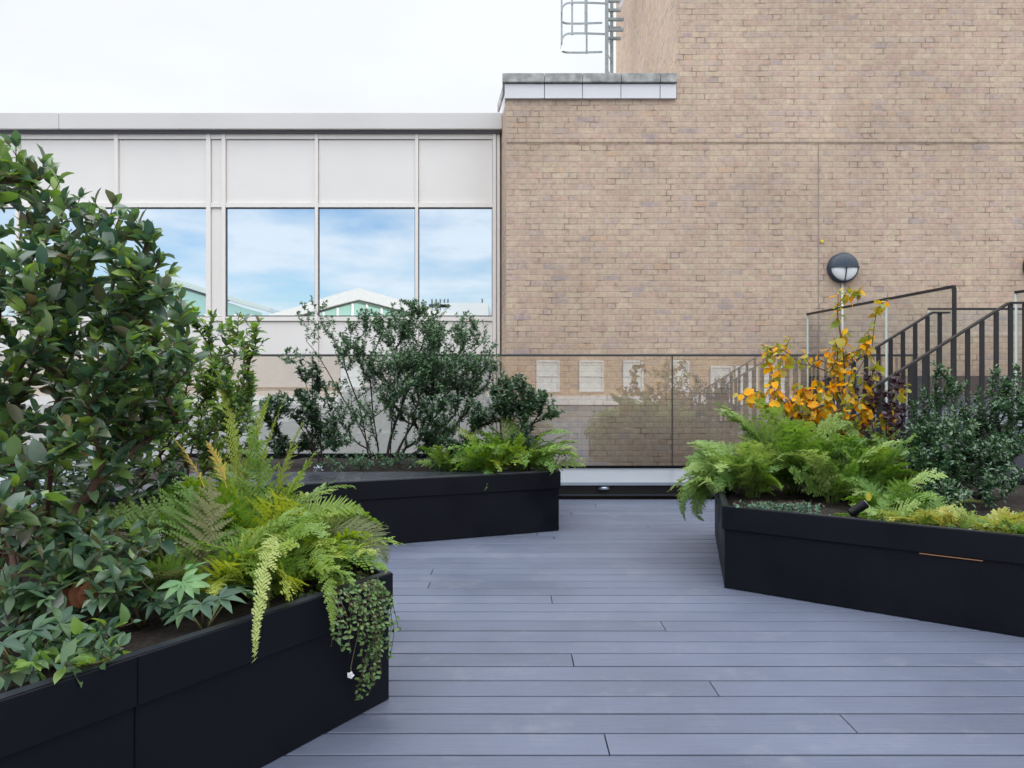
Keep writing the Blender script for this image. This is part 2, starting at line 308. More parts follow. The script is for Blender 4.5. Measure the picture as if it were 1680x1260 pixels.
M['fern_cool'] = leaf_mat('cool_green_frond', [(.085, .175, .045), (.15, .26, .06), (.24, .35, .09), (.36, .46, .16)], .5, .3, obj_rand=True)
M['fern_dull'] = leaf_mat('dull_olive_frond', [(.10, .13, .045), (.16, .18, .07), (.2, .2, .085)], .6, .3, obj_rand=True)
M['fern_tan'] = leaf_mat('faded_tan_frond', [(.62, .50, .14), (.62, .52, .22)], .6, .35, obj_rand=True)
M['fern_yellow'] = leaf_mat('yellow_frond', [(.22, .29, .06), (.34, .38, .10), (.42, .38, .09)], .5, .33, obj_rand=True)
M['fern_pale'] = leaf_mat('pale_green_frond', [(.32, .40, .10), (.42, .47, .16)], .55, .35, obj_rand=True)
M['rachis'] = plain('frond_stalk', (.14, .13, .05), .6)

# ------------------------------------------------------------------ setting
DY = 0.1465
def deck():
    rnd = random.Random(3); mb = MB()
    y = 7.46; row = 0
    fixed = {}
    for px, py in ((940, 1085), (1172, 1130), (996, 1222), (1090, 1030), (708, 940), (706, 955), (905, 983), (1400, 1195), (1500, 1010)):
        Yc = CH * F / (py - HY); k = int((7.46 - Yc) / DY); fixed[k] = (px - CX) / F * Yc
    while y > -7:
        y1 = y - DY + 0.0115
        cuts = []
        x = -8 + rnd.uniform(0, 3.4)
        if row in fixed:
            x = fixed[row] - 3.6 * 2
        while x < 8: cuts.append(x); x += 3.6
        if row not in fixed and row > 12: cuts = [c for c in cuts if not (-.6 < c < 2.6)]
        xs = [-8.5] + cuts + [8.5]
        for a, b_ in zip(xs[:-1], xs[1:]):
            a += .002; b_ -= .002; c = .002; dz = rnd.uniform(-.0006, .0006)
            vs = [(a, y1, -.04), (b_, y1, -.04), (b_, y, -.04), (a, y, -.04),
                  (a, y1, -c + dz), (b_, y1, -c + dz), (b_, y, -c + dz), (a, y, -c + dz),
                  (a + c * .3, y1 + c, dz), (b_ - c * .3, y1 + c, dz), (b_ - c * .3, y - c, dz), (a + c * .3, y - c, dz)]
            mb.add(vs, [(0, 1, 5, 4), (1, 2, 6, 5), (2, 3, 7, 6), (3, 0, 4, 7), (4, 5, 9, 8), (5, 6, 10, 9), (6, 7, 11, 10), (7, 4, 8, 11), (8, 9, 10, 11)])
        y -= DY; row += 1
    tag(mb.build('deck', M['deck']), kind='structure')
    b = MB(); b.box(-8.5, -7, -.4, 8.5, 7.45, -.1); tag(b.build('deck_base', M['dark']), kind='structure')
deck()
b = MB(); b.box(-300, -300, -12.2, 300, 300, -12); tag(b.build('ground', M['paving']), kind='structure')
b = MB(); b.box(-14, 7.9, -1.4, 14, 12, -1.2); tag(b.build('lower_roof', M['roofing']), kind='structure')

# ------------------------------------------------------------------ brick building
WY = 9.6
TX = 2.18
bb = empty('brick_building', (1, WY, 0), 'tall pale brown brick building with white coping behind the glass balustrade', 'building')
pc = [(-.075, WY), (-.165, 10.45), (-.165, 15.2), (TX, 15.2), (TX, WY)]
b = MB(); b.prism([(x, y) for x, y in pc][::-1], -12, 4.95); b.build('wall', M['brick'], bb)
b = MB(); b.prism([(TX, WY), (12, WY), (12, 15.2), (TX, 15.2)], -12, 10.5); b.build('tower_wall', M['brick'], bb)
# string course, movement joint
sz = 4.39
b = MB(); b.box(-.07, WY - .006, sz - .018, 12, WY + .01, sz - .006)
b.box(-.07, WY - .012, sz - .006, 12, WY + .01, sz + .062)
b.build('string_course', M['brick'], bb)
b = MB(); b.box(4.048, WY - .004, 1.3, 4.06, WY + .01, sz - .02); b.build('movement_joint', plain('joint_sealant', (.30, .25, .215), .8), bb)
# coping of the low wing: white fascia in pieces, stone caps above
xs = [(-.1)] + [(p - CX) / F * WY for p in (893, 955, 1018, 1082)] + [TX - .01]
for i, (a, c) in enumerate(zip(xs[:-1], xs[1:])):
    g = .004
    b = MB(); x0 = a + g; x1 = c - g
    if i == 0: b.prism([(x0, WY - .04), (x1, WY - .04), (x1, WY + .3), (-.1, WY + .3)], 4.95, 5.14)
    else: b.box(x0, WY - .04, 4.95, x1, WY + .3, 5.14)
    b.build('fascia_board', M['white_render'], bb, bevel=.003)
    b = MB(); b.box(a + g * .7 - (.03 if i == 0 else 0), WY - .075, 5.152, c - g * .7, WY + .34, 5.27); b.build('coping_stone', M['stone'], bb, bevel=.006)
b = MB(); b.prism([(-.1, WY + .3), (-.19, 10.6), (.1, 10.6), (.2, WY + .3)], 4.95, 5.14); b.build('fascia_board', M['white_render'], bb)
b = MB(); b.prism([(-.13, WY + .34), (-.215, 10.6), (.14, 10.6), (.24, WY + .34)], 5.152, 5.27); b.build('coping_stone', M['stone'], bb, bevel=.006)
b = MB(); b.box(0, WY + .5, 4.95, TX, 15.1, 5.05); b.build('roof', M['roofing'], bb)
b = MB(); b.tube([(1.955, 10.4, 5.0), (1.96, 10.4, 5.42), (2.0, 10.4, 5.5), (2.17, 10.4, 5.5)], .018, 8); b.build('vent_pipe', M['pvc'], bb, smooth=True)

# wall lamps
def bulkhead(px, py, label):
    c = P(px, py, WY); r = .198
    t = empty('bulkhead_lamp', (c.x, WY, c.z), label, 'wall lamp', 'round bulkhead lamps on the brick wall')
    b = MB(); n = 36
    # body: shallow drum
    prof = [(r, 0), (r, -.05), (r * .97, -.075), (r * .88, -.08)]
    vs = []; fs = []
    for k, (rr, yy) in enumerate(prof):
        for i in range(n):
            a = 2 * math.pi * i / n; vs.append((c.x + rr * math.cos(a), WY + yy, c.z + rr * math.sin(a)))
    for k in range(len(prof) - 1):
        for i in range(n): fs.append((k * n + i, k * n + (i + 1) % n, (k + 1) * n + (i + 1) % n, (k + 1) * n + i))
    b.add(vs, fs); b.build('body', M['lampdark'], t, smooth=True)
    def dome(a0, a1, mat, name, R, dep):
        vs = []; fs = []; m = 9; nn_ = 20
        for j in range(m + 1):
            q = j / m * math.pi / 2
            for i in range(nn_ + 1):
                a = a0 + (a1 - a0) * i / nn_
                vs.append((c.x + R * math.cos(q) * math.cos(a), WY - .078 - dep * math.sin(q), c.z + R * math.cos(q) * math.sin(a)))
        for j in range(m):
            for i in range(nn_): fs.append((j * (nn_ + 1) + i, j * (nn_ + 1) + i + 1, (j + 1) * (nn_ + 1) + i + 1, (j + 1) * (nn_ + 1) + i))
        d = MB(); d.add(vs, fs); return d.build(name, mat, t, smooth=True)
    dome(math.pi, 2 * math.pi, M['lampwhite'], 'diffuser', r * .88, .05)
    dome(0, math.pi, M['lampdark'], 'eyelid_cover', r * .95, .06)
    g = MB(); pts = [(c.x, WY - .085 - .055 * math.sin(math.pi * k / 12), c.z - r * .95 + 2 * r * .95 * k / 12) for k in range(13)]
    g.tube(pts, .008, 6); g.tube([(c.x - r * .95, WY - .1, c.z), (c.x, WY - .15, c.z), (c.x + r * .95, WY - .1, c.z)], .009, 6)
    g.build('guard_bar', M['lampdark'], t, smooth=True)
    return t
bulkhead(1381, 440, 'round half-lidded wall lamp with a white lower half above the orange leaves')
bulkhead(1702, 437, 'round wall lamp cut off by the right edge of the photo')
cd = MB(); a = P(1381, 462, WY); cd.tube([(a.x, WY - .016, a.z), (a.x, WY - .016, .9)], .014, 8); tag(cd.build('conduit', M['pvc'], smooth=True), 'thin white conduit running down the brick below the wall lamp', 'conduit')
y_ = P(1348, 396, WY); cd = MB(); cd.tube([(y_.x, WY + .002, y_.z), (y_.x, WY - .02, y_.z)], .02, 10); tag(cd.build('wall_plug', plain('yellow_plug', (.75, .62, .05), .5)), 'tiny yellow plug in the brick above and left of the wall lamp', 'plug')

# caged ladder on the low roof
LY = 13.0
def ladder():
    t = empty('caged_ladder', (1.75, LY, 5.05), 'galvanised roof ladder with safety cage beside the brick tower', 'ladder')
    def lx(px): return (px - CX) / F * LY
    def lz(py): return CH - (py - HY) / F * LY
    for dx, dy in ((lx(993), -.2), (lx(1006), .2)):
        b = MB(); b.box(dx - .03, LY + dy - .015, 5.06, dx + .03, LY + dy + .015, 9.6); b.build('rail', M['steel'], t)
    z = 5.35
    xm = (lx(993) + lx(1006)) / 2
    while z < 9.4:
        b = MB(); b.tube([(lx(993), LY - .2, z), (lx(1006), LY + .2, z)], .009, 6); b.build('rung', M['steel'], t); z += .28
    for py in (8, 38, 55):
        
        for ya, yb in ((LY - .16, LY - .1), (LY + .16, LY + .22)):
            b = MB(); b.box(lx(995), ya, lz(py) - .02, lx(1021), yb, lz(py) + .02); b.build('wall_bracket', M['steel'], t)
    cxh = lx(955.5); hw = lx(990) - lx(921)
    for py in (71, 22, -27, -76):
        z = lz(py); pts = []
        for k in range(21):
            q = math.pi / 2 + math.pi * k / 20; c_, s_ = math.cos(q), math.sin(q)
            pts.append((lx(921) + hw * .5 + hw * .5 * math.copysign(abs(c_) ** .28, c_), LY + .37 * math.copysign(abs(s_) ** .6, s_), z))
        pts = [(lx(992), LY + .34, z)] + pts + [(lx(992), LY - .34, z)]
        b = MB()
        for p, q in zip(pts[:-1], pts[1:]): b.bar(p, q, .01, .035)
        b.build('cage_hoop', M['steel'], t)
    for px, dy in ((921.5, 0), (936, -.35), (957, -.37), (966, .37)):
        b = MB(); b.box(lx(px) - .016, LY + dy - .005, lz(73), lx(px) + .016, LY + dy + .005, 9.6); b.build('cage_strap', M['steel'], t)
    b = MB(); b.bar((lx(972), LY - .1, 5.06), (lx(990), LY - .1, 5.62), .04, .05); b.build('brace', M['steel'], t)
    b = MB(); b.bar((lx(1012), LY - .3, lz(28)), (lx(1030), LY - .3, lz(-12)), .08, .06); b.build('lead_arm', M['white_render'], t)
ladder()

# ------------------------------------------------------------------ white office building
FY = 10.3
def fx(px): return (px - CX) / F * FY
def fz(py): return CH - (py - HY) / F * FY
ob = empty('office_building', (-5, FY, 0), 'low white panelled office building with mirrored windows behind the left plants', 'building')
XR = fx(821)
b = MB(); b.box(-20, FY + .06, -12, XR, 16, fz(195)); b.build('wall', M['white_panel'], ob)
for x0, x1 in ((-20, fx(-160)), (fx(-160), fx(105)), (fx(105), fx(824))):
    b = MB(); b.box(x0 + .003, FY - .12, fz(216), x1 - .003, FY + .4, fz(190)); b.build('fascia', M['fascia'], ob, bevel=.004)
b = MB(); b.box(-20, FY - .06, fz(221), XR, FY + .3, fz(216)); b.build('shadow_gap', plain('dark_trim', (.12, .12, .13), .6), ob)
mull = [(-290, 5), (-135, 5), (30, 6), (192, 6), (343, 7), (368, 6), (520, 5), (684, 5), (811, 6)]
levels = [(229, 333, 'panel'), (341, 519, 'glass'), (527, 636, 'panel'), (641, 800, 'panel')]
for (m0, w0), (m1, w1) in zip(mull[:-1], mull[1:]):
    x0, x1 = fx(m0 + w0 / 2), fx(m1 - w1 / 2)
    narrow = (m0 == 343)
    for y0, y1, k in levels:
        if k == 'glass' and not narrow:
            b = MB(); b.box(x0 + .004, FY + .012, fz(y1), x1 - .004, FY + .03, fz(y0)); o = b.build('window_pane', M['window'], ob)
            b = MB()
            for xa, xb, za, zb in ((x0, x0 + .01, fz(y1), fz(y0)), (x1 - .01, x1, fz(y1), fz(y0)), (x0 + .01, x1 - .01, fz(y0) - .012, fz(y0)), (x0 + .01, x1 - .01, fz(y1), fz(y1) + .012)):
                b.box(xa, FY - .004, za, xb, FY + .011, zb)
            b.build('gasket', M['rail_grey'], ob)
        else:
            b = MB(); b.box(x0 + .006, FY + .004, fz(y1) + .004, x1 - .006, FY + .05, fz(y0) - .004); b.build('panel', M['white_panel'], ob)
for m_, w_ in mull:
    b = MB(); b.box(fx(m_ - w_ / 2), FY - .035, -3, fx(m_ + w_ / 2), FY + .055, fz(221)); b.build('mullion', M['white_frame'], ob, bevel=.003)
b = MB(); b.box(fx(815), FY - .02, -3, fx(820), FY + .05, fz(221)); b.build('corner_post', M['white_frame'], ob)
for y0, y1 in ((221, 228.5), (333.5, 340.5), (519.5, 526.5)):
    for (m0, w0), (m1, w1) in zip(mull[:-1], mull[1:]):
        b = MB(); b.box(fx(m0 + w0 / 2) + .002, FY - .022, fz(y1), fx(m1 - w1 / 2) - .002, FY + .055, fz(y0)); b.build('transom', M['white_frame'], ob)
for py in (235, 342, 525):
    pass

# ------------------------------------------------------------------ balustrade and sill
GY = 8.0
bal = empty('glass_balustrade', (0, GY, .28), 'long clear glass balustrade with thin dark rail along the deck edge', 'balustrade')
joints = [-6.2, -4.2, -2.2, -.21, 1.768, 3.75, 4.47]
ztop = 1.503
for a, c in zip(joints[:-1], joints[1:]):
    b = MB(); b.box(a + .006, GY, .285, c - .006, GY + .0, ztop - .012)
    b = MB(); b.add([(a + .007, GY, .285), (c - .007, GY, .285), (c - .007, GY, ztop - .012), (a + .007, GY, ztop - .012)], [(0, 1, 2, 3)])
    g = b.build('glass_panel', M['glass'], bal)
    for xe in (a + .002, c - .007):
        b = MB(); b.box(xe, GY - .006, .285, xe + .005, GY + .006, ztop - .012); b.build('panel_edge', M['rail_black'], g)
b = MB(); b.box(-6.2, GY - .014, ztop - .012, 4.47, GY + .014, ztop + .012); b.build('handrail', M['rail_grey'], bal, bevel=.003)
b = MB(); b.box(-6.2, GY - .03, .245, 4.47, GY + .03, .284); b.build('base_channel', M['dark'], bal)
si = empty('metal_sill', (1, 7.7, 0), 'pale sloping metal sill with dark recess below the glass balustrade', 'sill')
b = MB(); prof = [(7.46, .175), (7.98, .262), (7.98, .24), (7.475, .145), (7.46, .145)]
vs = [(x, y, z) for x in (-6.2, 4.47) for y, z in prof]; n = 5
b.add(vs, [tuple(range(5)), tuple(reversed(range(5, 10)))] + [(i, i + 5, (i + 1) % 5 + 5, (i + 1) % 5) for i in range(5)]); b.build('capping', M['sill'], si)
b = MB(); b.box(-6.2, 7.56, -.35, 4.47, 7.97, .143); b.build('upstand', plain('brown_black_upstand', (.05, .04, .04), .5), si)
b = MB(); b.box(-6.2, 7.505, .028, 4.47, 7.558, .05); b.build('drain_angle', M['rail_grey'], si)
b = MB(); c0 = P(991, 796, 7.5)
b.tube([(c0.x, 7.53, .10), (c0.x, 7.53, .125), (c0.x, 7.53, .143)], [.07, .06, .03], 16); 
tag(b.build('low_light', M['sill'], smooth=True), 'small pale domed light fitting tucked under the metal sill', 'light fitting')

# ------------------------------------------------------------------ stairs, landing, railings, side glass
st = empty('staircase', (3, 6.1, 0), 'grey steps rising right behind the planter to a raised landing', 'staircase')
nst = 5; X0 = 2.6; X1 = 3.87; run = (X1 - X0) / nst; LZ = .85
for i in range(nst):
    z = LZ / nst * (i + 1)
    if i < nst - 1:
        b = MB(); b.box(X0 + run * i - .02, 5.72, z - .05, X0 + run * (i + 1), 6.58, z); b.build('tread', M['tread'], st, bevel=.004)
for yy in (5.66, 6.6):
    b = MB()
    pr = [(X0 - .05, 0), (X0 - .05, .22), (X1, LZ + .04), (X1, LZ - .25), (X0 + .3, 0)]
    vs = [(x, y, z) for y in (yy, yy + .02) for x, z in pr]
    b.add(vs, [tuple(range(5)), tuple(reversed(range(5, 10)))] + [(i, i + 5, (i + 1) % 5 + 5, (i + 1) % 5) for i in range(5)]); b.build('stringer', M['rail_black'], st)
b = MB(); b.box(X1 + .002, 5.66, 0.004, 9, 9.58, LZ - .06); b.build('landing_base', M['dark_flash'], st)
b = MB(); b.box(X1 + .002, 5.64, LZ - .058, 9, 9.58, LZ); b.build('landing', M['tread'], st)
b = MB(); b.box(3.93, 9.5, LZ + .002, 9, 9.58, 1.29); tag(b.build('wall_upstand', M['dark_flash']), 'dark grey upstand along the brick wall foot above the landing', 'upstand')
b = MB(); b.box(P(1590, 675, 9.3).x, 9.2, LZ + .002, P(1609, 675, 9.3).x, 9.4, .905); tag(b.build('roof_block', M['white_render'], bevel=.004), 'small white block on the landing in front of the dark upstand', 'block')

def railing(Y, xtop, xend, zt, label, xlo=2.52):
    slope = math.tan(math.radians(32))
    t = empty('stair_railing', (xlo, Y, 0), label, 'railing', 'black picket railings of the stairs')
    zl = zt - (xtop - xlo) * slope
    b = MB()
    pts = [(xlo, Y, zl), (xtop, Y, zt), (xend, Y, zt)]
    for p, q in zip(pts[:-1], pts[1:]): b.bar(p, q, .05, .014)
    b.build('handrail', M['rail_black'], t)
    x = xlo + .04; k = 0
    while x < xend:
        zh = zt - max(0, (xtop - x)) * slope - .007
        zb = (LZ - .2) if x > X1 else max(.03, (x - X0) * (LZ / (X1 - X0)) - .05)
        b = MB(); b.box(x - .018, Y - .006, zb, x + .018, Y + .006, zh); b.build('picket', M['rail_black'], t); x += .112; k += 1
    # lower bar
    return t
railing(5.68, P(1655, 497, 5.68).x, 6.0, P(1655, 497, 5.68).z, 'nearer black picket stair railing rising to the right edge')
railing(6.62, P(1529, 513, 6.62).x, P(1557, 513, 6.62).x, P(1529, 513, 6.62).z, 'farther black picket stair railing ending at a short level top')
gz = 2.09
def side_glass(pa, pb, joints_, label, endpost, zb=.4):
    a = Vector(pa); c = Vector(pb); t = empty('landing_glass', (a.x, a.y, zb), label, 'glass screen', 'glass screens round the landing')
    d = (c - a); L = d.length; d.normalize()
    cuts = [0] + joints_ + [1]
    for u, v in zip(cuts[:-1], cuts[1:]):
        p = a.lerp(c, u) + d * .006; q = a.lerp(c, v) - d * .006
        b = MB(); b.add([(p.x, p.y, zb), (q.x, q.y, zb), (q.x, q.y, gz), (p.x, p.y, gz)], [(0, 1, 2, 3)]); b.build('glass_panel', M['glass_clear'], t)
        b = MB(); b.bar((p.x, p.y, zb), (p.x, p.y, gz), .02, .012, up=d); b.build('glass_edge', M['edge'], t)
    b = MB(); b.bar((a.x, a.y, gz + .012), (c.x, c.y, gz + .012), .035, .025); b.build('top_rail', M['rail_black'], t)
    if endpost:
        b = MB(); b.box(c.x - .014, c.y - .014, zb, c.x + .014, c.y + .014, gz); b.build('end_post', M['rail_black'], t)
side_glass((3.89, 9.55, 0), (4.14, 6.79, 0), [.62], 'sloping-looking glass screen from the brick wall to the stair landing', True)
side_glass((5.02, 7.23, 0), (5.4, 5.9, 0), [], 'glass screen at the right edge with a pale vertical edge', False, zb=LZ + .02)
side_glass((5.09, 8.87, 0), (8.5, 8.87, 0), [.5], 'level glass screen parallel to the brick wall beyond the landing', False, zb=LZ + .02)

# ------------------------------------------------------------------ planters
PZ = .48
def inset(poly, d):
    n = len(poly); res = []
    for i in range(n):
        p0, p1, p2 = Vector(poly[i - 1]), Vector(poly[i]), Vector(poly[(i + 1) % n])
        e1 = (p1 - p0).normalized(); e2 = (p2 - p1).normalized()
        n1 = Vector((-e1.y, e1.x)); n2 = Vector((-e2.y, e2.x)); bs = (n1 + n2); bs = bs / (1 + n1.dot(n2))
        res.append(tuple(p1 + bs * d))
    return res
def planter(poly, label, seams=(), lid=None):
    """poly counter-clockwise outer edge of the cap"""
    cx_ = sum(p[0] for p in poly) / len(poly); cy_ = sum(p[1] for p in poly) / len(poly)
    t = empty('planter', (cx_, cy_, 0), label, 'planter', 'black metal planters on the deck')
    n = len(poly)
    body = inset(poly, .014); cin = inset(poly, .042); soilp = inset(poly, .035)
    b = MB(); b.prism(body, .004, .3465); b.build('body', M['black'], t)
    b = MB()  # cap ring: outer wall, top, inner wall, underside
    for zz_, pa, pb in ():
        pass
    o = poly; i_ = cin
    vs = [(x, y, .347) for x, y in o] + [(x, y, PZ) for x, y in o] + [(x, y, PZ) for x, y in i_] + [(x, y, .347) for x, y in i_]
    fs = []
    for k in range(n):
        j = (k + 1) % n
        fs += [(k, j, n + j, n + k), (n + k, n + j, 2 * n + j, 2 * n + k), (2 * n + k, 2 * n + j, 3 * n + j, 3 * n + k), (3 * n + k, 3 * n + j, j, k)]
    b.add(vs, fs); b.build('cap', M['black_top'] if False else M['black'], t, bevel=.003)
    rim = MB(); oo = inset(poly, .004); ii = inset(poly, .038)
    vs = [(x, y, PZ + .002) for x, y in oo] + [(x, y, PZ + .002) for x, y in ii]
    rim.add(vs, [(k, (k + 1) % n, n + (k + 1) % n, n + k) for k in range(n)]); rim.build('rim', M['black_top'], t)  # paler sheet over the cap top, carrying the painted sky sheen
    # vertical seams as slim proud strips
    for (ax, ay, bx_, by_) in seams:
        d = Vector((bx_, by_)) - Vector((ax, ay))
    # soil: bumpy
    bm = bmesh.new(); vsb = [bm.verts.new((x, y, PZ - .05)) for x, y in soilp]; f = bm.faces.new(vsb)
    bmesh.ops.triangulate(bm, faces=[f])
    for _ in range(5):
        bmesh.ops.subdivide_edges(bm, edges=[e for e in bm.edges if e.calc_length() > .06], cuts=1, use_grid_fill=True); bmesh.ops.triangulate(bm, faces=bm.faces)
    rs = random.Random(int(cx_ * 100))
    for v in bm.verts: v.co.z += rs.uniform(-.012, .018)
    me = bpy.data.meshes.new('soil'); bm.to_mesh(me); bm.free(); link('soil', me, M['soil'], t, True)
    return t
LA = Vector((-.450, 2.746)); ld = Vector((.54, .842)).normalized()
LB = LA - ld * 3.3
lp = [tuple(LB), tuple(LA), (-1.1, 3.76), (-4.2, 3.95), (-4.2, tuple(LB)[1])]
left_planter = planter(lp, 'near left black planter overflowing with shrub and golden ferns')
# seam in the near-left face
sp_ = P(220, 1075, 1.92); sv = LA + ld * ((Vector((sp_.x, sp_.y)) - LA).dot(ld)); nrm = Vector((ld.y, -ld.x))
b = MB(); q = sv - nrm * .013; b.bar((q.x, q.y, .006), (q.x, q.y, .345), .003, .004, up=(nrm.x, nrm.y, 0)); b.bar((sv.x, sv.y, .35), (sv.x, sv.y, PZ - .002), .003, .004, up=(nrm.x, nrm.y, 0)); b.build('seam', M['dark'], left_planter)
rp = [(1.226, 4.233), (4.8, 1.70), (4.8, 5.45), (2.5, 5.5), (1.60, 5.78)]
right_planter = planter(rp, 'right black planter with ferns, an orange leaved shrub and dark evergreens')
b = MB(); dr = (Vector((4.8, 1.70)) - Vector((1.226, 4.233))).normalized(); nr = Vector((dr.y, -dr.x))
def onr(px):   # point on the right planter's front face at column px
    k = (px - CX) / F; s = (1.226 - k * 4.233) / (k * dr.y - dr.x); return Vector((1.226, 4.233)) + dr * s
p1, p2 = onr(1508), onr(1612); p1 -= nr * .006; p2 -= nr * .006
b.bar((p1.x, p1.y, .341), (p2.x, p2.y, .341), .004, .004); b.build('led_strip', plain('led_orange', (.55, .27, .14), .35, metal=.6), right_planter)  # LED line drawn as an unlit bar, its orange glow put into the colour
bp = [(.394, 5.868), (.32, 7.4), (-3.4, 7.4), (-2.9, 4.57)]
bp = bp[::1]
back_planter = planter(bp[:], 'far black planter with a broad lid in front of the white office building')
lid = MB(); lid.prism([(-2.78, 4.66), (.3, 5.872), (-.3, 5.83), (-2.5, 5.80)], PZ - .02, PZ + .006); lid.build('lid', M['black_top'], back_planter, bevel=.003)

# ------------------------------------------------------------------ buildings behind the viewer, seen mirrored in the windows and the glass
def V1(px, py, D=10.3, Yb=-25):   # point of the mirrored view in the office windows -> true place behind the viewer
    v = 2 * D - Yb; return ((px - CX) / F * v, CH - (py - HY) / F * v)
# terrace of brick houses opposite
YB = -16
tb = empty('brick_terrace', (0, YB, -12), 'sunlit orange brick terrace with white windows, mirrored in the balustrade glass', 'building')
b = MB(); b.box(-24, YB - 8, -12, 34, YB, 3.4); b.build('wall', M['brick_far'], tb)
b = MB(); b.box(-24.1, YB - .3, 3.402, 34.1, YB + .25, 3.6); b.build('cornice', M['white_render'], tb)
b = MB(); b.box(-24.1, YB + .002, .25, 34.1, YB + .7, .62); b.build('ledge', M['white_render'], tb)
b = MB(); b.box(-24.1, YB + .002, -12, 34.1, YB + .55, .248); b.build('lower_wall', plain('shaded_stone', (.25, .25, .26), .8), tb)
M['pane_sky'] = plain('pane_sky_reflection', (.70, .75, .75), .4); M['pane_pale'] = plain('pale_wide_pane', (.62, .66, .66), .5)  # narrow panes: sky reflection put into the colour; wide panes evenly pale
def far_window(px0, px1, z0, z1, wide=False):
    x0 = (px0 - CX) / F * 32; x1 = (px1 - CX) / F * 32
    b = MB()
    for a_, c_, d_, e_ in ((x0, x0 + .07, z0, z1), (x1 - .07, x1, z0, z1), (x0 + .07, x1 - .07, z0, z0 + .1), (x0 + .07, x1 - .07, z1 - .1, z1), (x0 + .07, x1 - .07, (z0 + z1) / 2 - .03, (z0 + z1) / 2 + .03)):
        b.box(a_, YB + .004, d_, c_, YB + .09, e_)
    o = b.build('window', M['white_render'], tb)
    b = MB(); b.box(x0 + .07, YB + .003, z0 + .1, x1 - .07, YB + .03, z1 - .1); b.build('pane', M['pane_pale'] if wide else M['pane_sky'], o)
for a_, c_ in ((560, 600), (650, 690), (730, 770), (880, 918), (950, 990), (1022, 1055), (1098, 1130)): far_window(a_, c_, .8, 2.2)
for a_, c_ in ((1165, 1200), (1206, 1242), (1248, 1290)): far_window(a_, c_, .75, 1.95, True)
# white tented roof
tx, tz = V1(588, 472); ex0, ez = V1(440, 517); ex1, _ = V1(745, 517)
M['roof_white'] = plain('matt_white_roof', (.42, .43, .44), .8, var=.08)
wr = empty('white_gabled_roof', (tx, -27, -12), 'white low gabled roof with glazed gable, mirrored in the office windows', 'building')
b = MB(); y0, y1 = -25, -40
vs = [(ex0, y0, ez), (tx, y0, tz), (ex1, y0, ez), (ex1, y0, ez - .5), (tx, y0, tz - .75), (ex0, y0, ez - .5)]; vs += [(x, y1, z) for x, _, z in vs]
b.add(vs, [(0, 1, 4, 5), (1, 2, 3, 4), (6, 11, 10, 7), (7, 10, 9, 8), (0, 6, 7, 1), (1, 7, 8, 2), (5, 4, 10, 11), (4, 3, 9, 10), (0, 5, 11, 6), (2, 8, 9, 3)]); b.build('roof', M['roof_white'], wr)
b = MB(); vs = [(ex0 + .6, y0 - .4, ez - .5), (tx, y0 - .4, tz - .8), (ex1 - .6, y0 - .4, ez - .5), (ex1 - .6, y0 - .4, 2), (ex0 + .6, y0 - .4, 2)]; vs += [(x, y - .2, z) for x, y, z in vs]
b.add(vs, [(0, 1, 2, 3, 4), (9, 8, 7, 6, 5)]); b.build('gable_glass', plain('green_glazing', (.25, .42, .38), .2), wr)
for px in range(480, 720, 24):
    x, _ = V1(px, 500); top = tz - .85 - abs(x - tx) * (tz - ez) / (ex1 - tx)
    if top > 3.2: b = MB(); b.box(x - .06, y0 - .38, 2, x + .06, y0 - .3, top); b.build('glazing_bar', M['white_render'], wr)
# glazed pavilion with sloping roof
gx0, gz0 = V1(246, 446); gx1, gz1 = V1(443, 505)
gp = empty('glazed_pavilion', (gx0, -26, -12), 'grey roofed glass pavilion mirrored in the left office window', 'building')
b = MB(); vs = []
for y in (-25, -38): vs += [(gx0 - 9, y, gz1), (gx0, y, gz0), (gx1, y, gz1), (gx1, y, gz1 - .25), (gx0, y, gz0 - .35), (gx0 - 9, y, gz1 - .25)]
b.add(vs, [(0, 1, 4, 5), (1, 2, 3, 4), (6, 11, 10, 7), (7, 10, 9, 8), (0, 6, 7, 1), (1, 7, 8, 2), (5, 4, 10, 11), (4, 3, 9, 10), (0, 5, 11, 6), (2, 8, 9, 3)]); b.build('roof', plain('green_grey_roof', (.30, .36, .37), .5), gp)
b = MB(); b.add([(gx0 - 8.5, -25.3, gz1 - .3), (gx0, -25.3, gz0 - .4), (gx1 - .6, -25.3, gz1 - .3), (gx1 - .6, -25.3, 2), (gx0 - 8.5, -25.3, 2)], [(4, 3, 2, 1, 0)]); b.build('glass_wall', plain('pale_green_glazing', (.20, .33, .33), .15), gp)
for k in range(16):
    x = gx0 - 8 + k * .95
    if x < gx1 - .8: b = MB(); b.box(x - .07, -25.29, 2, x + .07, -25.15, gz1 - .4); b.build('column', M['white_render'], gp)
# plant room with aerials
ax, az = V1(720, 500); bx2, _ = V1(800, 500)
pr_ = empty('plant_room', (ax, -26, -12), 'grey rooftop plant room with aerials mirrored in the right office window', 'building')
b = MB(); b.box(ax, -34, 2, bx2, -26, az + .2); b.build('wall', plain('plant_grey', (.35, .38, .4), .7), pr_)
for i, px in enumerate((705, 712, 719, 726, 732, 790)):
    x, z = V1(px, 488 if px < 780 else 495); b = MB(); b.box(x - .04, -26.2, 3, x + .04, -26.1, z + (.3 if px == 790 else 0)); b.build('aerial', M['rail_black'], pr_)
b = MB(); b.box(V1(700, 1)[0], -26.3, az - .1, V1(735, 1)[0], -26, az + .12); b.build('walkway', M['rail_black'], pr_)

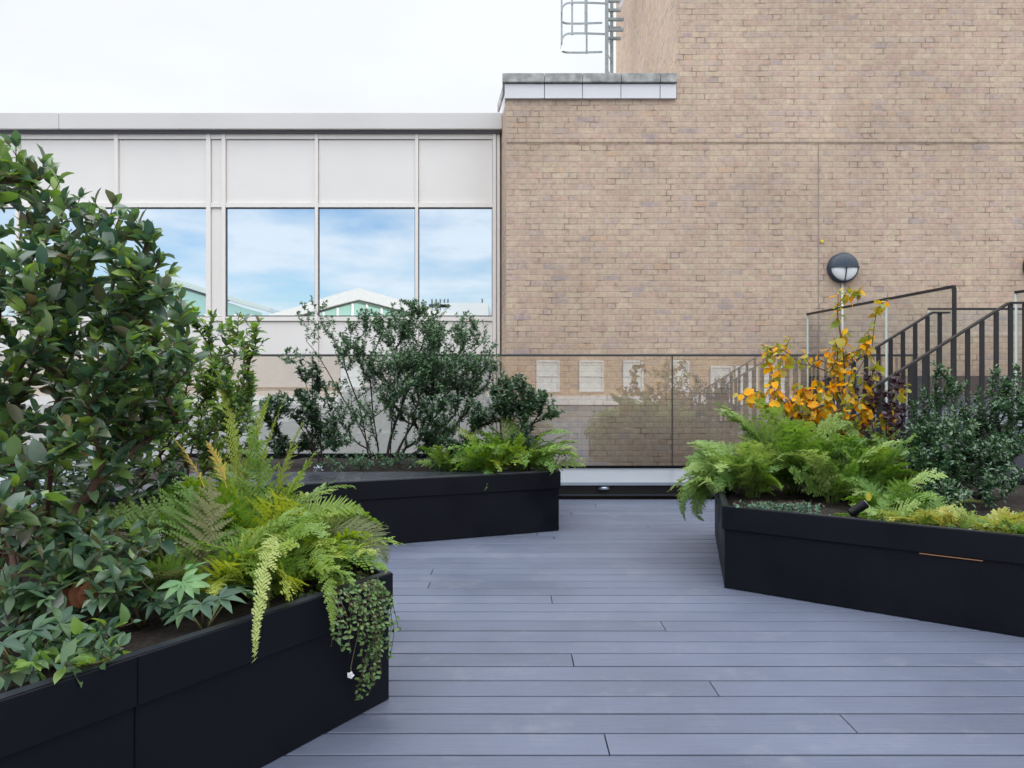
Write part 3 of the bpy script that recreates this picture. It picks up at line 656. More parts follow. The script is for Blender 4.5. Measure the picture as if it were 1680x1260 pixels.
# ------------------------------------------------------------------ plants
def leaf_template(kind):
    """rows along the blade: (t, half width) ; returns verts (x across, y along, z up) and faces"""
    if kind == 'fine':
        rows = [(0, .04), (.2, .62), (.45, 1.0), (.72, .72), (1, 0)]
    elif kind == 'round':
        rows = [(0, .1), (.15, .8), (.45, 1.0), (.75, .8), (1, 0)]
    else:
        rows = [(0, .05), (.45, 1.0), (1, 0)]
    v = []; f4 = []; f3 = []
    idx = []
    for t, hw in rows:
        zc = -.22 * t * t
        if hw == 0: v.append((0, t, zc)); idx.append((len(v) - 1,))
        else:
            v += [(-hw * .5, t, zc + hw * .09), (0, t, zc), (hw * .5, t, zc + hw * .09)]; k = len(v); idx.append((k - 3, k - 2, k - 1))
    for a, b_ in zip(idx[:-1], idx[1:]):
        if len(b_) == 1: f3 += [(a[0], a[1], b_[0]), (a[1], a[2], b_[0])]
        else: f4 += [(a[0], a[1], b_[1], b_[0]), (a[1], a[2], b_[2], b_[1])]
    return np.array(v), np.array(f4).reshape(-1, 4), np.array(f3).reshape(-1, 3)
TEMPL = {k: leaf_template(k) for k in ('fine', 'round', 'small')}
def norm(a): return a / np.maximum(np.linalg.norm(a, axis=-1, keepdims=True), 1e-9)
def place_leaves(name, O, D, N, L, W, mat, parent, kind='fine', rng=None, curl=1.0):
    O, D, N = (np.asarray(x, float) for x in (O, D, N)); L = np.asarray(L, float); W = np.asarray(W, float)
    D = norm(D); Sx = norm(np.cross(D, N)); Nn = np.cross(Sx, D)
    v, f4, f3 = TEMPL[kind]
    cu = (rng.uniform(.2, 1.8, len(O)) if rng is not None else np.ones(len(O))) * curl
    tw = (rng.normal(0, .25, len(O)) if rng is not None else np.zeros(len(O)))
    V = O[:, None, :] + D[:, None, :] * (v[None, :, 1:2] * L[:, None, None]) \
        + Sx[:, None, :] * (v[None, :, 0:1] * W[:, None, None]) \
        + Nn[:, None, :] * ((v[None, :, 2:3] * L[:, None, None] * cu[:, None, None]) + v[None, :, 0:1] * v[None, :, 1:2] * (W * tw)[:, None, None])
    n = len(v); off = (np.arange(len(O)) * n)[:, None, None]
    F4 = (f4[None] + off).reshape(-1, 4) if len(f4) else np.zeros((0, 4), int); F3 = (f3[None] + off).reshape(-1, 3)
    me = np_mesh(name, V.reshape(-1, 3), [F4, F3] if len(F4) else [F3])
    return link(name, me, mat, parent, True)

def grow(bases, targets, rnd, up=.1, seg=.06, ends=None):
    """connect every target to the nearest part of the skeleton by a slightly arching run; returns nodes, parents, tips"""
    nodes = []; par = []
    for b_ in bases: nodes.append(Vector(b_)); par.append(-1)
    for bi, e in enumerate(ends or []):
        b_ = bi % len(bases); p0 = Vector(bases[b_]); e = Vector(e); prev = b_; L = (e - p0).length; k = max(3, int(L / seg)); ph = rnd.uniform(0, 6)
        for j in range(1, k + 1):
            q = j / k; w_ = L * .025 * math.sin(q * 7 + ph) * q
            nodes.append(Vector((p0.x + (e.x - p0.x) * q ** 1.25 + w_, p0.y + (e.y - p0.y) * q ** 1.2 - w_, p0.z + (e.z - p0.z) * q ** .9))); par.append(prev); prev = len(nodes) - 1
    arr = np.array([tuple(n) for n in nodes], float)
    c0 = Vector(bases[0]); tips = []
    for t in sorted(targets, key=lambda q: (Vector(q) - c0).length * rnd.uniform(.85, 1.15)):
        t = Vector(t); d = np.linalg.norm(arr - np.array(t), axis=1) + 1.2 * np.maximum(0, arr[:, 2] - t.z + .05 + .25 * np.linalg.norm(arr[:, :2] - np.array(t)[:2], axis=1))
        i = int(np.argmin(d)); p = nodes[i]; L = (t - p).length
        if L < .015: continue
        k = max(1, int(L / seg)); prev = i; new = []
        wob = Vector((rnd.uniform(-1, 1), rnd.uniform(-1, 1), 0)) * L * .06
        for j in range(1, k + 1):
            q = j / k; pt = p.lerp(t, q) + Vector((0, 0, -1)) * (up * L * .5 * math.sin(math.pi * q) ) * (1 if t.z > p.z else -.6) + wob * math.sin(math.pi * q)
            nodes.append(pt); par.append(prev); prev = len(nodes) - 1; new.append(tuple(pt))
        arr = np.vstack([arr, np.array(new)]); tips.append(prev)
    return nodes, par, tips
def skeleton_mesh(name, nodes, par, mat, parent, r0=.0016, power=.5, sides=5, rmax=.03):
    n = len(nodes); cnt = [0] * n; child = [0] * n
    for i in range(n - 1, -1, -1):
        cnt[i] = max(1, cnt[i])
        if par[i] >= 0: cnt[par[i]] += cnt[i]
    # children are always created after their parents
    V = []; Fc = []
    for i in range(n):
        p = par[i]
        if p < 0: continue
        a, b_ = nodes[p], nodes[i]; t = (b_ - a)
        if t.length < 1e-5: continue
        t.normalize(); u = t.cross(Vector((0, 0, 1))); u = u.normalized() if u.length > .01 else Vector((1, 0, 0)); w_ = t.cross(u)
        ra = min(rmax, r0 * min(cnt[p], cnt[i] * 1.3) ** power); rb = min(rmax, r0 * cnt[i] ** power)
        base = len(V)
        for pt, r_ in ((a - t * ra * .3, ra), (b_ + t * rb * .3, rb)):
            for k in range(sides):
                q = 2 * math.pi * k / sides; V.append(tuple(pt + (u * math.cos(q) + w_ * math.sin(q)) * r_))
        for k in range(sides): Fc.append((base + k, base + (k + 1) % sides, base + sides + (k + 1) % sides, base + sides + k))
    me = np_mesh(name, np.array(V), [np.array(Fc)])
    return link(name, me, mat, parent, True)
def ell(spec, rnd, surf=.5, clump=None):
    """spec list (px, py, Y, rx_px, ry_px, depth_m, count)"""
    out_ = []
    if clump:
        sp2 = []
        for px, py, Y, rx, ry, dy, cnt in spec:
            if cnt < 40: sp2.append((px, py, Y, rx, ry, dy, cnt)); continue
            m = max(2, int(cnt / clump[0])); done = 0
            for _ in range(m):
                while True:
                    a = Vector((rnd.uniform(-1, 1), rnd.uniform(-1, 1), rnd.uniform(-1, 1)))
                    if a.length < 1: break
                a = a.normalized() * a.length ** .5
                f_ = rnd.uniform(.6, 1.4); sp2.append((px + a.x * (rx + 6), py + a.z * (ry + 6), Y + a.y * dy, clump[1] * f_, clump[1] * f_ * rnd.uniform(.6, 1.1), clump[1] * f_ * Y / F, int(clump[0] * f_)))
        spec = sp2
    for px, py, Y, rx, ry, dy, cnt in spec:
        for _ in range(cnt):
            while True:
                a = Vector((rnd.uniform(-1, 1), rnd.uniform(-1, 1), rnd.uniform(-1, 1)))
                if a.length < 1: break
            a = a.normalized() * (a.length ** surf)
            yy = Y + a.y * dy
            c = P(px, py, Y); sc = Y / F
            out_.append(Vector((c.x + a.x * rx * sc, yy, c.z + a.z * ry * sc)))
    return out_
def shrub(name, label, cat, base, nst, spec, leafL, leafW, mats, bark, seed, spread=.12, per=9, run=.16, kind='fine', r0=.0013, up=.1,
          ends=None, clump=None, ang=55, upb=.35, surf=.5, rmax=.02, tipn=4, rnd_n=.45, group=None, whorl=2, clear_above=None, dens=1.0, droop=0.0, power=.5, seg=.06, base_pts=None):
    rnd = random.Random(seed); rng = np.random.default_rng(seed)
    t = empty(name, base, label, cat, group)
    bases = base_pts or [Vector(base) + Vector((rnd.uniform(-1, 1) * spread, rnd.uniform(-1, 1) * spread, 0)) for _ in range(nst)]
    tg = [q for q in ell(spec, rnd, surf, clump) if q.z > base[2] + .04]
    if ends is None:
        big = sorted(spec, key=lambda q: -q[6]); ends = []
        for i_ in range(len(bases)):
            e_ = big[i_ % len(big)]; c_ = P(e_[0] + rnd.uniform(-.4, .4) * e_[3], e_[1] - rnd.uniform(0, .5) * e_[4], e_[2] + rnd.uniform(-.4, .4) * e_[5])
            if c_.z > base[2] + .1: ends.append(c_)
            else: ends.append(Vector(base) + Vector((rnd.uniform(-.1, .1), rnd.uniform(-.1, .1), .12)))
    nodes, par, tips = grow(bases, tg, rnd, up, seg=seg, ends=ends)
    skeleton_mesh('branches', nodes, par, bark, t, r0=r0, rmax=rmax, power=power)
    O = []; D = []; N = []; L = []
    for tip in tips:
        chain = [nodes[tip]]; i = tip; acc = 0
        while par[i] >= 0 and acc < run:
            i2 = par[i]; acc += (nodes[i] - nodes[i2]).length; chain.append(nodes[i2]); i = i2
        if acc < .01: continue
        ax = (chain[0] - chain[min(1, len(chain) - 1)]).normalized()
        ax = (ax + Vector((0, 0, upb * .5))).normalized()
        u = ax.cross(Vector((0, 0, 1))); u = u.normalized() if u.length > .05 else Vector((1, 0, 0)); w_ = ax.cross(u)
        nl = int(per * dens * (.6 + .8 * rnd.random()))
        ph0 = rnd.uniform(0, 6.28)
        cl = [0]
        for a, b_ in zip(chain[:-1], chain[1:]): cl.append(cl[-1] + (a - b_).length)
        tot = min(cl[-1], run)
        for k in range(nl + tipn):
            if k < tipn: s_ = 0; a_ = math.radians(rnd.uniform(15, 50))
            else: s_ = tot * ((k - tipn + .5) / max(1, nl)) * rnd.uniform(.85, 1.1); a_ = math.radians(ang + rnd.uniform(-15, 18))
            s_ = min(s_, cl[-1] * .999)
            j = 0
            while j < len(cl) - 2 and cl[j + 1] < s_: j += 1
            q = (s_ - cl[j]) / max(1e-6, cl[j + 1] - cl[j]); o = chain[j].lerp(chain[j + 1], min(1, q))
            ph = ph0 + (k // whorl) * (math.pi / 2 + .2) + (k % whorl) * (2 * math.pi / whorl) + rnd.uniform(-.3, .3)
            rad = u * math.cos(ph) + w_ * math.sin(ph)
            d = ax * math.cos(a_) + rad * math.sin(a_) + Vector((0, 0, upb * .4 - droop)) ; d.normalize()
            nv = Vector((rnd.gauss(0, rnd_n), rnd.gauss(0, rnd_n) - .15, 1)) + ax * .3
            O.append(tuple(o)); D.append(tuple(d)); N.append(tuple(nv)); L.append(leafL * rnd.uniform(.45, 1.2) * (.75 if k < tipn else 1))
    O = np.array(O); D = np.array(D); N = np.array(N); L = np.array(L)
    W_ = L * (leafW / leafL) * rng.uniform(.85, 1.15, len(L))
    if not isinstance(mats, list): mats = [(mats, 1.0)]
    sel = rng.random(len(O)); lo = 0
    for mat, fr in mats:
        msk = (sel >= lo) & (sel < lo + fr); lo += fr
        if msk.sum(): place_leaves('foliage', O[msk], D[msk], N[msk], L[msk], W_[msk], mat, t, kind, rng)
    return t

def frond(parent, base, az, L, elev, droop, width, mat, npin=22, fine=1.0, rng=None, tipcurl=0.0, pinangle=62, drop_pw=1.4, start=.14):
    """one divided fern leaf as a mesh: stalk, side leaflets in pairs, each cut into small lobes"""
    rng = rng or np.random.default_rng(1)
    n = 26; s = np.linspace(0, 1, n)
    th = math.radians(elev) - math.radians(droop) * s ** drop_pw
    azs = az + tipcurl * s ** 2
    dx = np.cos(th) * np.cos(azs); dy = np.cos(th) * np.sin(azs); dz = np.sin(th)
    T = np.stack([dx, dy, dz], 1); Pp = np.array(base) + np.concatenate([np.zeros((1, 3)), np.cumsum((T[:-1] + T[1:]) / 2 * (L / (n - 1)), 0)])
    Sv = np.stack([-np.sin(azs), np.cos(azs), np.zeros(n)], 1); Nv = np.cross(T, Sv) * -1
    Nv = np.cross(Sv, T) * -1 if False else np.cross(T, Sv)
    roll = rng.normal(0, .5); c_, s__ = math.cos(roll), math.sin(roll)
    Sv, Nv = Sv * c_ + Nv * s__, Nv * c_ - Sv * s__
    sp = start + (1 - start) * (np.arange(npin) + .5) / npin
    def at(arr, q): return np.stack([np.interp(q, s, arr[:, k]) for k in range(3)], 1)
    B, TT, SS, NN = at(Pp, sp), norm(at(T, sp)), norm(at(Sv, sp)), norm(at(Nv, sp))
    u = (sp - start) / (1 - start)
    prof = np.clip((u + .08) ** .3 * (1 - u) ** .8, 0.03, None); prof = prof / prof.max()
    spacing = L * (1 - start) / npin
    V = []; Q = []
    for side in (-1, 1):
        for i in range(npin):
            pl = width * prof[i] * rng.uniform(.8, 1.12)
            if rng.random() < .04: continue
            a = math.radians(pinangle + rng.normal(0, 7) - 18 * u[i])
            d = SS[i] * side * math.sin(a) + TT[i] * math.cos(a) + NN[i] * rng.normal(.0, .2); d /= np.linalg.norm(d)
            b0 = B[i] + TT[i] * (.25 * spacing * side)
            m = max(2, int(round(pl / (spacing * .7) * fine)) + 1)
            nn_ = NN[i] + rng.normal(0, .12, 3); e = np.cross(nn_, d); e /= np.linalg.norm(e)
            if np.dot(e, TT[i]) < 0: e = -e
            w0 = spacing * .72
            for k in range(m):
                t0 = (k + .2) / m; cpt = b0 + d * pl * t0 - NN[i] * (.12 * pl * t0 * t0)
                lw = w0 * (1 - t0) ** .7 + .12 * w0; ll = pl / m
                tilt = nn_ * rng.normal(0, .18) * lw
                for sg in (-1, 1):
                    j_ = rng.uniform(.85, 1.15)
                    v0 = len(V); V += [cpt - d * ll * .42, cpt + e * sg * lw * .62 * j_ - d * ll * .30 + tilt * .6, cpt + e * sg * lw * j_ + d * ll * .38 + tilt, cpt + d * ll * .46]
                    Q.append((v0, v0 + 1, v0 + 2, v0 + 3) if sg > 0 else (v0 + 3, v0 + 2, v0 + 1, v0))
            v0 = len(V); tp = b0 + d * pl * 1.04 - NN[i] * (.12 * pl); V += [b0 + d * pl * .8 - e * w0 * .12 - NN[i] * .08 * pl, b0 + d * pl * .8 + e * w0 * .12 - NN[i] * .08 * pl, tp, tp]
            Q.append((v0, v0 + 1, v0 + 2, v0 + 3))
    # stalk
    q0 = len(V); k = 3; rr = np.linspace(max(.0022, L * .0045), .0006, n)
    for i in range(n):
        for j in range(k):
            an = 2 * math.pi * j / k; V.append(Pp[i] + (Sv[i] * math.cos(an) + Nv[i] * math.sin(an)) * rr[i])
    for i in range(n - 1):
        for j in range(k): Q.append((q0 + i * k + j, q0 + i * k + (j + 1) % k, q0 + (i + 1) * k + (j + 1) % k, q0 + (i + 1) * k + j))
    me = np_mesh('frond', np.array(V), [np.array(Q)])
    return link('frond', me, mat, parent)
def fern(label, base, specs, seed, group=None, fine=1.0):
    """specs: list of dict(n, az(lo,hi), L(lo,hi), elev, droop, width, mats, npin)"""
    t = empty('fern', base, label, 'fern', group); rng = np.random.default_rng(seed); rnd = random.Random(seed)
    for sp in specs:
        for k in range(sp['n']):
            az0, az1 = sp.get('az', (0, 360)); az = math.radians(az0 + (az1 - az0) * (k + rnd.random()) / sp['n'])
            L = rnd.uniform(*sp['L']); off = Vector((math.cos(az), math.sin(az), 0)) * rnd.uniform(.01, sp.get('r', .05))
            frond(t, Vector(base) + off, az, L, rnd.uniform(*sp['elev']), rnd.uniform(*sp['droop']), L * sp.get('w', .2) * rnd.uniform(1.1, 1.5), M[rnd.choice(sp['mats'])],
                  npin=int(sp.get('npin', 22) * .8), fine=fine, rng=rng, tipcurl=rnd.uniform(-.9, .9))
    return t

SZ = PZ - .045
# --- near left planter
def soilpt(px, Y, dz=0): x = (px - CX) / F * Y; return Vector((x, Y, SZ + dz))
shrub('viburnum_shrub', 'tall evergreen shrub with broad oval leaves and reddish stems at the left edge', 'shrub', (-1.78, 2.5, SZ), 7,
      [(60, 590, 2.45, 150, 170, .35, 26), (90, 560, 2.5, 150, 190, .35, 26), (60, 620, 2.4, 130, 150, .35, 26), (80, 520, 2.5, 130, 140, .35, 26), (130, 620, 2.5, 110, 130, .3, 26), (40, 700, 2.5, 120, 110, .3, 26),
       (15, 380, 2.5, 66, 105, .25, 26), (40, 420, 2.5, 90, 90, .2, 20), (115, 450, 2.45, 70, 85, .25, 21), (140, 430, 2.45, 50, 60, .2, 10), (215, 460, 2.4, 34, 50, .15, 8), (180, 410, 2.4, 50, 30, .12, 8), (230, 520, 2.4, 40, 46, .15, 10), (170, 560, 2.5, 110, 90, .3, 26), (210, 600, 2.5, 70, 80, .3, 26),
       (60, 800, 2.4, 130, 130, .35, 61), (-60, 600, 2.5, 100, 300, .4, 40), (200, 690, 2.55, 80, 80, .3, 26), (235, 650, 2.6, 50, 90, .2, 23), (40, 300, 2.5, 34, 32, .1, 8), (262, 560, 2.4, 60, 70, .15, 9), (275, 500, 2.35, 14, 34, .05, 3), (130, 350, 2.5, 26, 22, .1, 6), (262, 470, 2.35, 10, 30, .05, 2), (205, 375, 2.4, 30, 20, .08, 5), (75, 285, 2.5, 12, 14, .05, 3), (170, 365, 2.4, 20, 18, .06, 4), (0, 270, 2.5, 14, 24, .05, 3), (62, 262, 2.42, 5, 5, .03, 1), (95, 300, 2.42, 5, 5, .03, 1), (135, 322, 2.42, 5, 5, .03, 1), (158, 338, 2.42, 5, 5, .03, 1), (192, 342, 2.42, 5, 5, .03, 1), (222, 362, 2.42, 5, 5, .03, 1), (252, 392, 2.42, 5, 5, .03, 1), (262, 425, 2.42, 5, 5, .03, 1), (285, 452, 2.42, 5, 5, .03, 1), (292, 490, 2.42, 5, 5, .03, 1), (305, 540, 2.42, 5, 5, .03, 1), (30, 245, 2.42, 5, 5, .03, 1), (8, 238, 2.42, 5, 5, .03, 1), (240, 380, 2.42, 5, 5, .03, 1), (270, 600, 2.42, 5, 5, .03, 1)],
      .07, .036, [(M['viburnum'], .86), (M['light_leaf'], .14)], M['bark_red'], 11, spread=.25, per=8, run=.19, clump=(9, 50), upb=.4, surf=.5, tipn=3, rnd_n=.75, r0=.0016, kind='round')
shrub('light_shrub', 'airy light green shrub with thin sprigs between the tall shrub and the golden ferns', 'shrub', (-1.55, 3.35, SZ), 4,
      [(300, 670, 3.3, 110, 85, .3, 93), (350, 590, 3.3, 56, 40, .12, 18), (300, 570, 3.2, 60, 40, .15, 12), (385, 600, 3.2, 34, 40, .1, 12), (420, 528, 3.2, 6, 6, .03, 1), (322, 512, 3.25, 7, 7, .03, 2), (345, 522, 3.25, 7, 7, .03, 2), (368, 535, 3.25, 7, 7, .03, 2), (398, 522, 3.25, 7, 7, .03, 2), (418, 545, 3.25, 7, 7, .03, 2), (426, 562, 3.25, 7, 7, .03, 2), (388, 556, 3.25, 7, 7, .03, 2), (300, 500, 3.25, 7, 7, .03, 2), (286, 478, 3.25, 7, 7, .03, 2), (412, 590, 3.25, 7, 7, .03, 2), (408, 620, 3.25, 7, 7, .03, 2), (250, 540, 3.25, 7, 7, .03, 2), (395, 650, 3.25, 7, 7, .03, 2), (335, 545, 3.25, 7, 7, .03, 2), (250, 560, 3.2, 40, 40, .1, 9), (398, 538, 3.3, 34, 16, .05, 7), (345, 530, 3.3, 40, 18, .1, 7), (290, 505, 3.3, 18, 22, .05, 3), (320, 620, 3.3, 100, 90, .25, 21), (370, 660, 3.3, 60, 60, .2, 21), (375, 640, 3.3, 36, 50, .15, 27), (235, 600, 3.4, 60, 70, .2, 27), (350, 700, 3.3, 70, 80, .25, 55), (330, 590, 3.3, 80, 34, .2, 18), (250, 730, 3.1, 70, 50, .2, 24)],
      .046, .024, [(M['light_leaf'], .6), (M['viburnum'], .4)], M['bark_red'], 12, spread=.3, per=9, run=.13, upb=.3, tipn=4)
gold = ['fern_gold', 'fern_gold', 'fern_green']
fern('large golden green fern with upright fronds in the middle of the near left planter', soilpt(428, 3.0), [
        dict(n=16, az=(190, 350), L=(.36, .6), elev=(58, 84), droop=(50, 120), w=.17, mats=gold, npin=26),
    dict(n=12, az=(0, 360), L=(.36, .6), elev=(50, 80), droop=(50, 105), w=.17, mats=gold, npin=24), dict(n=7, az=(20, 190), L=(.46, .64), elev=(62, 84), droop=(20, 60), w=.16, mats=['fern_gold'], npin=26),
    dict(n=9, az=(130, 230), L=(.5, .66), elev=(40, 64), droop=(40, 70), w=.18, mats=['fern_dull', 'fern_dull', 'fern_green'], npin=26)], 21)
fern('fern with yellow green fronds arching over the planter corner', soilpt(498, 2.88), [
    dict(n=16, az=(0, 360), L=(.28, .46), elev=(45, 76), droop=(60, 120), w=.2, mats=gold, npin=24),
    dict(n=6, az=(-40, 70), L=(.32, .42), elev=(45, 62), droop=(50, 80), w=.22, mats=['fern_gold', 'fern_green', 'fern_dull'], npin=24),
    dict(n=5, az=(220, 320), L=(.35, .45), elev=(40, 60), droop=(90, 130), w=.2, mats=gold, npin=24)], 22)
fern('fern with feathery fronds low behind the drooping tips', soilpt(455, 2.62), [
    dict(n=22, az=(0, 360), L=(.24, .42), elev=(50, 75), droop=(60, 120), w=.22, mats=['fern_green', 'fern_gold'], npin=22)], 23)
fern('dull olive fern leaning left under the shrub with faded tan tips', soilpt(335, 2.5), [
    dict(n=14, az=(90, 270), L=(.36, .52), elev=(45, 78), droop=(40, 90), w=.2, mats=['fern_dull', 'fern_dull', 'fern_green'], npin=26),
    dict(n=12, az=(-60, 100), L=(.32, .48), elev=(50, 82), droop=(50, 100), w=.2, mats=gold, npin=24)], 24)
ft = empty('fern', soilpt(430, 2.72), 'fern whose long pale fronds hang down over the planter rim', 'fern')
rg = np.random.default_rng(5)
def hang(start, end, mat, width, bulge, npin=24, fine=1.0, par=None):
    """frond that climbs a little and then hangs to the given end"""
    a, c = Vector(start), Vector(end); d = c - a; az = math.atan2(d.y, d.x); hor = math.hypot(d.x, d.y)
    best = None
    for el in range(10, 86, 5):
        for dr in range(20, 200, 10):
            s = np.linspace(0, 1, 30); th = math.radians(el) - math.radians(dr) * s ** 1.2
            X = np.cos(th).mean(); Z = np.sin(th).mean()
            Lr = math.hypot(hor, d.z) / max(1e-3, math.hypot(X, Z)); err = abs(X * Lr - hor) + abs(Z * Lr - d.z) + abs(el - bulge) * .002
            if best is None or err < best[0]: best = (err, el, dr, Lr)
    return frond(par, start, az, best[3], best[1], best[2], width, mat, npin=int(npin * 1.55), fine=fine, rng=rg, drop_pw=1.2)
hang(P(475, 900, 2.75), P(418, 1086, 2.10), M['fern_pale'], .05, 35, 28, par=ft)
hang(P(500, 905, 2.85), P(545, 1046, 2.42), M['fern_gold'], .06, 35, 26, par=ft)
hang(P(470, 880, 2.8), P(440, 1010, 2.45), M['fern_dull'], .05, 35, 24, par=ft)
hang(P(520, 890, 2.9), P(632, 925, 2.85), M['fern_dull'], .10, 45, 24, par=ft)
hang(P(520, 880, 2.95), P(626, 868, 3.0), M['fern_dull'], .08, 40, 24, par=ft)
hang(P(470, 870, 2.9), P(600, 845, 3.0), M['fern_gold'], .08, 45, 24, par=ft)
hang(P(335, 800, 2.5), P(284, 718, 2.45), M['fern_tan'], .05, 70, 14, par=ft)
hang(P(372, 800, 2.5), P(342, 722, 2.45), M['fern_tan'], .045, 75, 14, par=ft)
for x0_, x1_, y1_ in ((400, 388, 575), (392, 402, 640), (412, 444, 640), (385, 372, 690)):
    hang(P(x0_, 870, 3.1), P(x1_, y1_, 3.12), M['fern_gold'], .05, 85, 24, par=ft)
hang(P(450, 830, 2.9), P(498, 690, 2.95), M['fern_yellow'], .07, 80, 24, par=ft)

def palmate(label, base, seed, nleaf, H, mat, Ll=.085, name='hellebore', dirs=None):
    t = empty(name, base, label, 'plant'); rnd = random.Random(seed); rng = np.random.default_rng(seed)
    O = []; D = []; N = []; L = []; st_ = MB()
    for k in range(nleaf):
        az = 2 * math.pi * (k + rnd.random()) / nleaf; r_ = rnd.uniform(.04, .13); h_ = H * rnd.uniform(.55, 1.1)
        top = Vector(base) + Vector((math.cos(az) * r_, math.sin(az) * r_, h_)); mid = Vector(base).lerp(top, .5) + Vector((0, 0, h_ * .12))
        st_.tube([base, mid, top], [.003, .0025, .002], 5)
        outv = Vector((math.cos(az), math.sin(az), .25)); nrm_ = Vector((math.cos(az) * .3 + rnd.gauss(0, .2), math.sin(az) * .3 - .25 + rnd.gauss(0, .2), 1)).normalized()
        m = rnd.choice((5, 6, 7))
        side = nrm_.cross(outv).normalized(); fw = side.cross(nrm_).normalized()
        for j in range(m):
            q = math.radians(-105 + 210 * j / (m - 1)); d = fw * math.cos(q) + side * math.sin(q) + nrm_ * .25
            O.append(tuple(top)); D.append(tuple(d)); N.append(tuple(nrm_)); L.append(Ll * rnd.uniform(.75, 1.1) * (1 - .25 * abs(q) / 1.8))
    st_.build('stems', M['rachis'], t, smooth=True)
    L = np.array(L); place_leaves('foliage', O, D, N, L, L * .36, mat, t, 'fine', rng)
    return t
palmate('palmate leaved plant with fresh pale green leaves low at the left', soilpt(285, 2.28), 31, 5, .17, M['hellebore_new'], .085)
palmate('blue green palmate plant left of the fresh pale one at the rim', soilpt(232, 2.25), 32, 7, .12, M['hellebore'], .075)
palmate('blue green palmate plant spilling over the rim seam', soilpt(335, 2.22), 33, 7, .11, M['hellebore'], .08)
palmate('palmate plant with broad leaves at the bottom left rim', soilpt(30, 1.9), 34, 8, .12, M['hellebore'], .085)
palmate('palmate plant next to the fallen brown leaf', soilpt(105, 2.15), 35, 6, .08, M['hellebore'], .08)
shrub('ground_plant', 'sprawling low plant with round leaves by the rim at the bottom left', 'plant', tuple(soilpt(120, 1.88)), 3,
      [(110, 1070, 1.88, 90, 28, .12, 22), (40, 1100, 1.8, 60, 25, .1, 14), (170, 1040, 1.95, 50, 22, .1, 10)], .06, .032, [(M['hellebore'], .7), (M['light_leaf'], .3)], M['bark_red'], 36, spread=.1, per=4, run=.12, upb=.2, ang=70, tipn=2)
shrub('low_shrub', 'low dark shrub with large grey green leaves under the tall shrub', 'shrub', tuple(soilpt(60, 2.3)), 4,
      [(60, 930, 2.2, 120, 60, .2, 46), (180, 900, 2.3, 90, 50, .2, 36), (130, 960, 2.1, 90, 30, .15, 14), (40, 800, 2.9, 170, 110, .3, 110), (180, 800, 3.0, 110, 60, .3, 60)], .08, .036, [(M['viburnum'], .7), (M['hellebore'], .3)], M['bark_red'], 37, spread=.2, per=6, run=.15, upb=.1, ang=65, tipn=3, droop=.15)
dl = empty('fallen_leaf', soilpt(140, 2.12, .02), 'crumpled reddish brown dead leaf lying on the soil at the left', 'leaf')
place_leaves('blade', [tuple(P(118 + 12 * i, 1000 - 3 * i, 2.12)) for i in range(4)], [(.2 * i - .3, -.1, .9) for i in range(4)], [(.3, -1, .2 + .3 * i) for i in range(4)], [.075] * 4, [.045] * 4, M['dry'], dl, 'round', np.random.default_rng(3))
# trailing creeper at the corner
def creeper(label, starts, seed, Lr, lw, mat, cnt=14, cat='plant', spreadx=.02, name='trailing_plant', face=None):
    t = empty(name, starts[0], label, cat); rnd = random.Random(seed); rng = np.random.default_rng(seed)
    st_ = MB(); O = []; D = []; N = []; L = []
    for p0 in starts:
        for _ in range(cnt):
            p = Vector(p0) + (Vector((-face[1], face[0], 0)) * rnd.uniform(-spreadx, spreadx) if face else Vector((rnd.uniform(-spreadx, spreadx), rnd.uniform(-spreadx, spreadx), 0))); ln = rnd.uniform(*Lr); pts = [p.copy()]
            d = Vector((face[0], face[1], .35)) if face else Vector((0, 0, .2)); seg_ = .02; a = 0
            while a < ln:
                d = (d + Vector((rnd.gauss(0, .13), rnd.gauss(0, .08), -.42))).normalized()
                if face and a > .05: d = (d + Vector((-face[0], -face[1], 0)) * .05).normalized()
                p = p + d * seg_; a += seg_
                if p.z < .01: break
                pts.append(p.copy())
                for s_ in (-1, 1):
                    if rnd.random() < .72:
                        sd_ = Vector((rnd.gauss(0, 1), rnd.gauss(-.3, .6), rnd.gauss(0, .4))).normalized()
                        O.append(tuple(p)); D.append(tuple(sd_)); N.append((face[0] + rnd.gauss(0, .4) if face else rnd.gauss(0, .4), (face[1] if face else -.6) + rnd.gauss(0, .4), .6)); L.append(lw * rnd.uniform(.6, 1.2))
            if len(pts) > 2: st_.tube(pts, .0012, 4, cap=False)
    st_.build('stems', M['bark_red'], t, smooth=True); L = np.array(L)
    place_leaves('foliage', O, D, N, L, L * .6, mat, t, 'round', rng)
    return t
fdir = Vector((ld.y, -ld.x))
cs = [LA - ld * q + fdir * .008 for q in (.115, .15, .19, .25, .31)]
creeper('small leaved creeper trailing down the near left planter at its corner', [(c.x, c.y, PZ + .004) for c in cs[:3]], 41, (.12, .48), .018, M['creeper'], 7, spreadx=.02, face=(fdir.x, fdir.y))
creeper('short creeper tufts beside the long trailing one', [(c.x, c.y, PZ + .004) for c in cs[3:]], 42, (.08, .22), .018, M['creeper'], 8, spreadx=.03, face=(fdir.x, fdir.y))
creeper('small leaved mat on the soil inside the planter corner', [(LA.x - .1, LA.y + .02, SZ + .03), (LA.x - .16, LA.y + .12, SZ + .03), (LA.x - .25, LA.y - .12, SZ + .03), (LA.x - .3, LA.y + .1, SZ + .04)], 43, (.04, .12), .022, M['creeper'], 26, spreadx=.07)
fl = P(575, 1108, 2.50); b = MB()
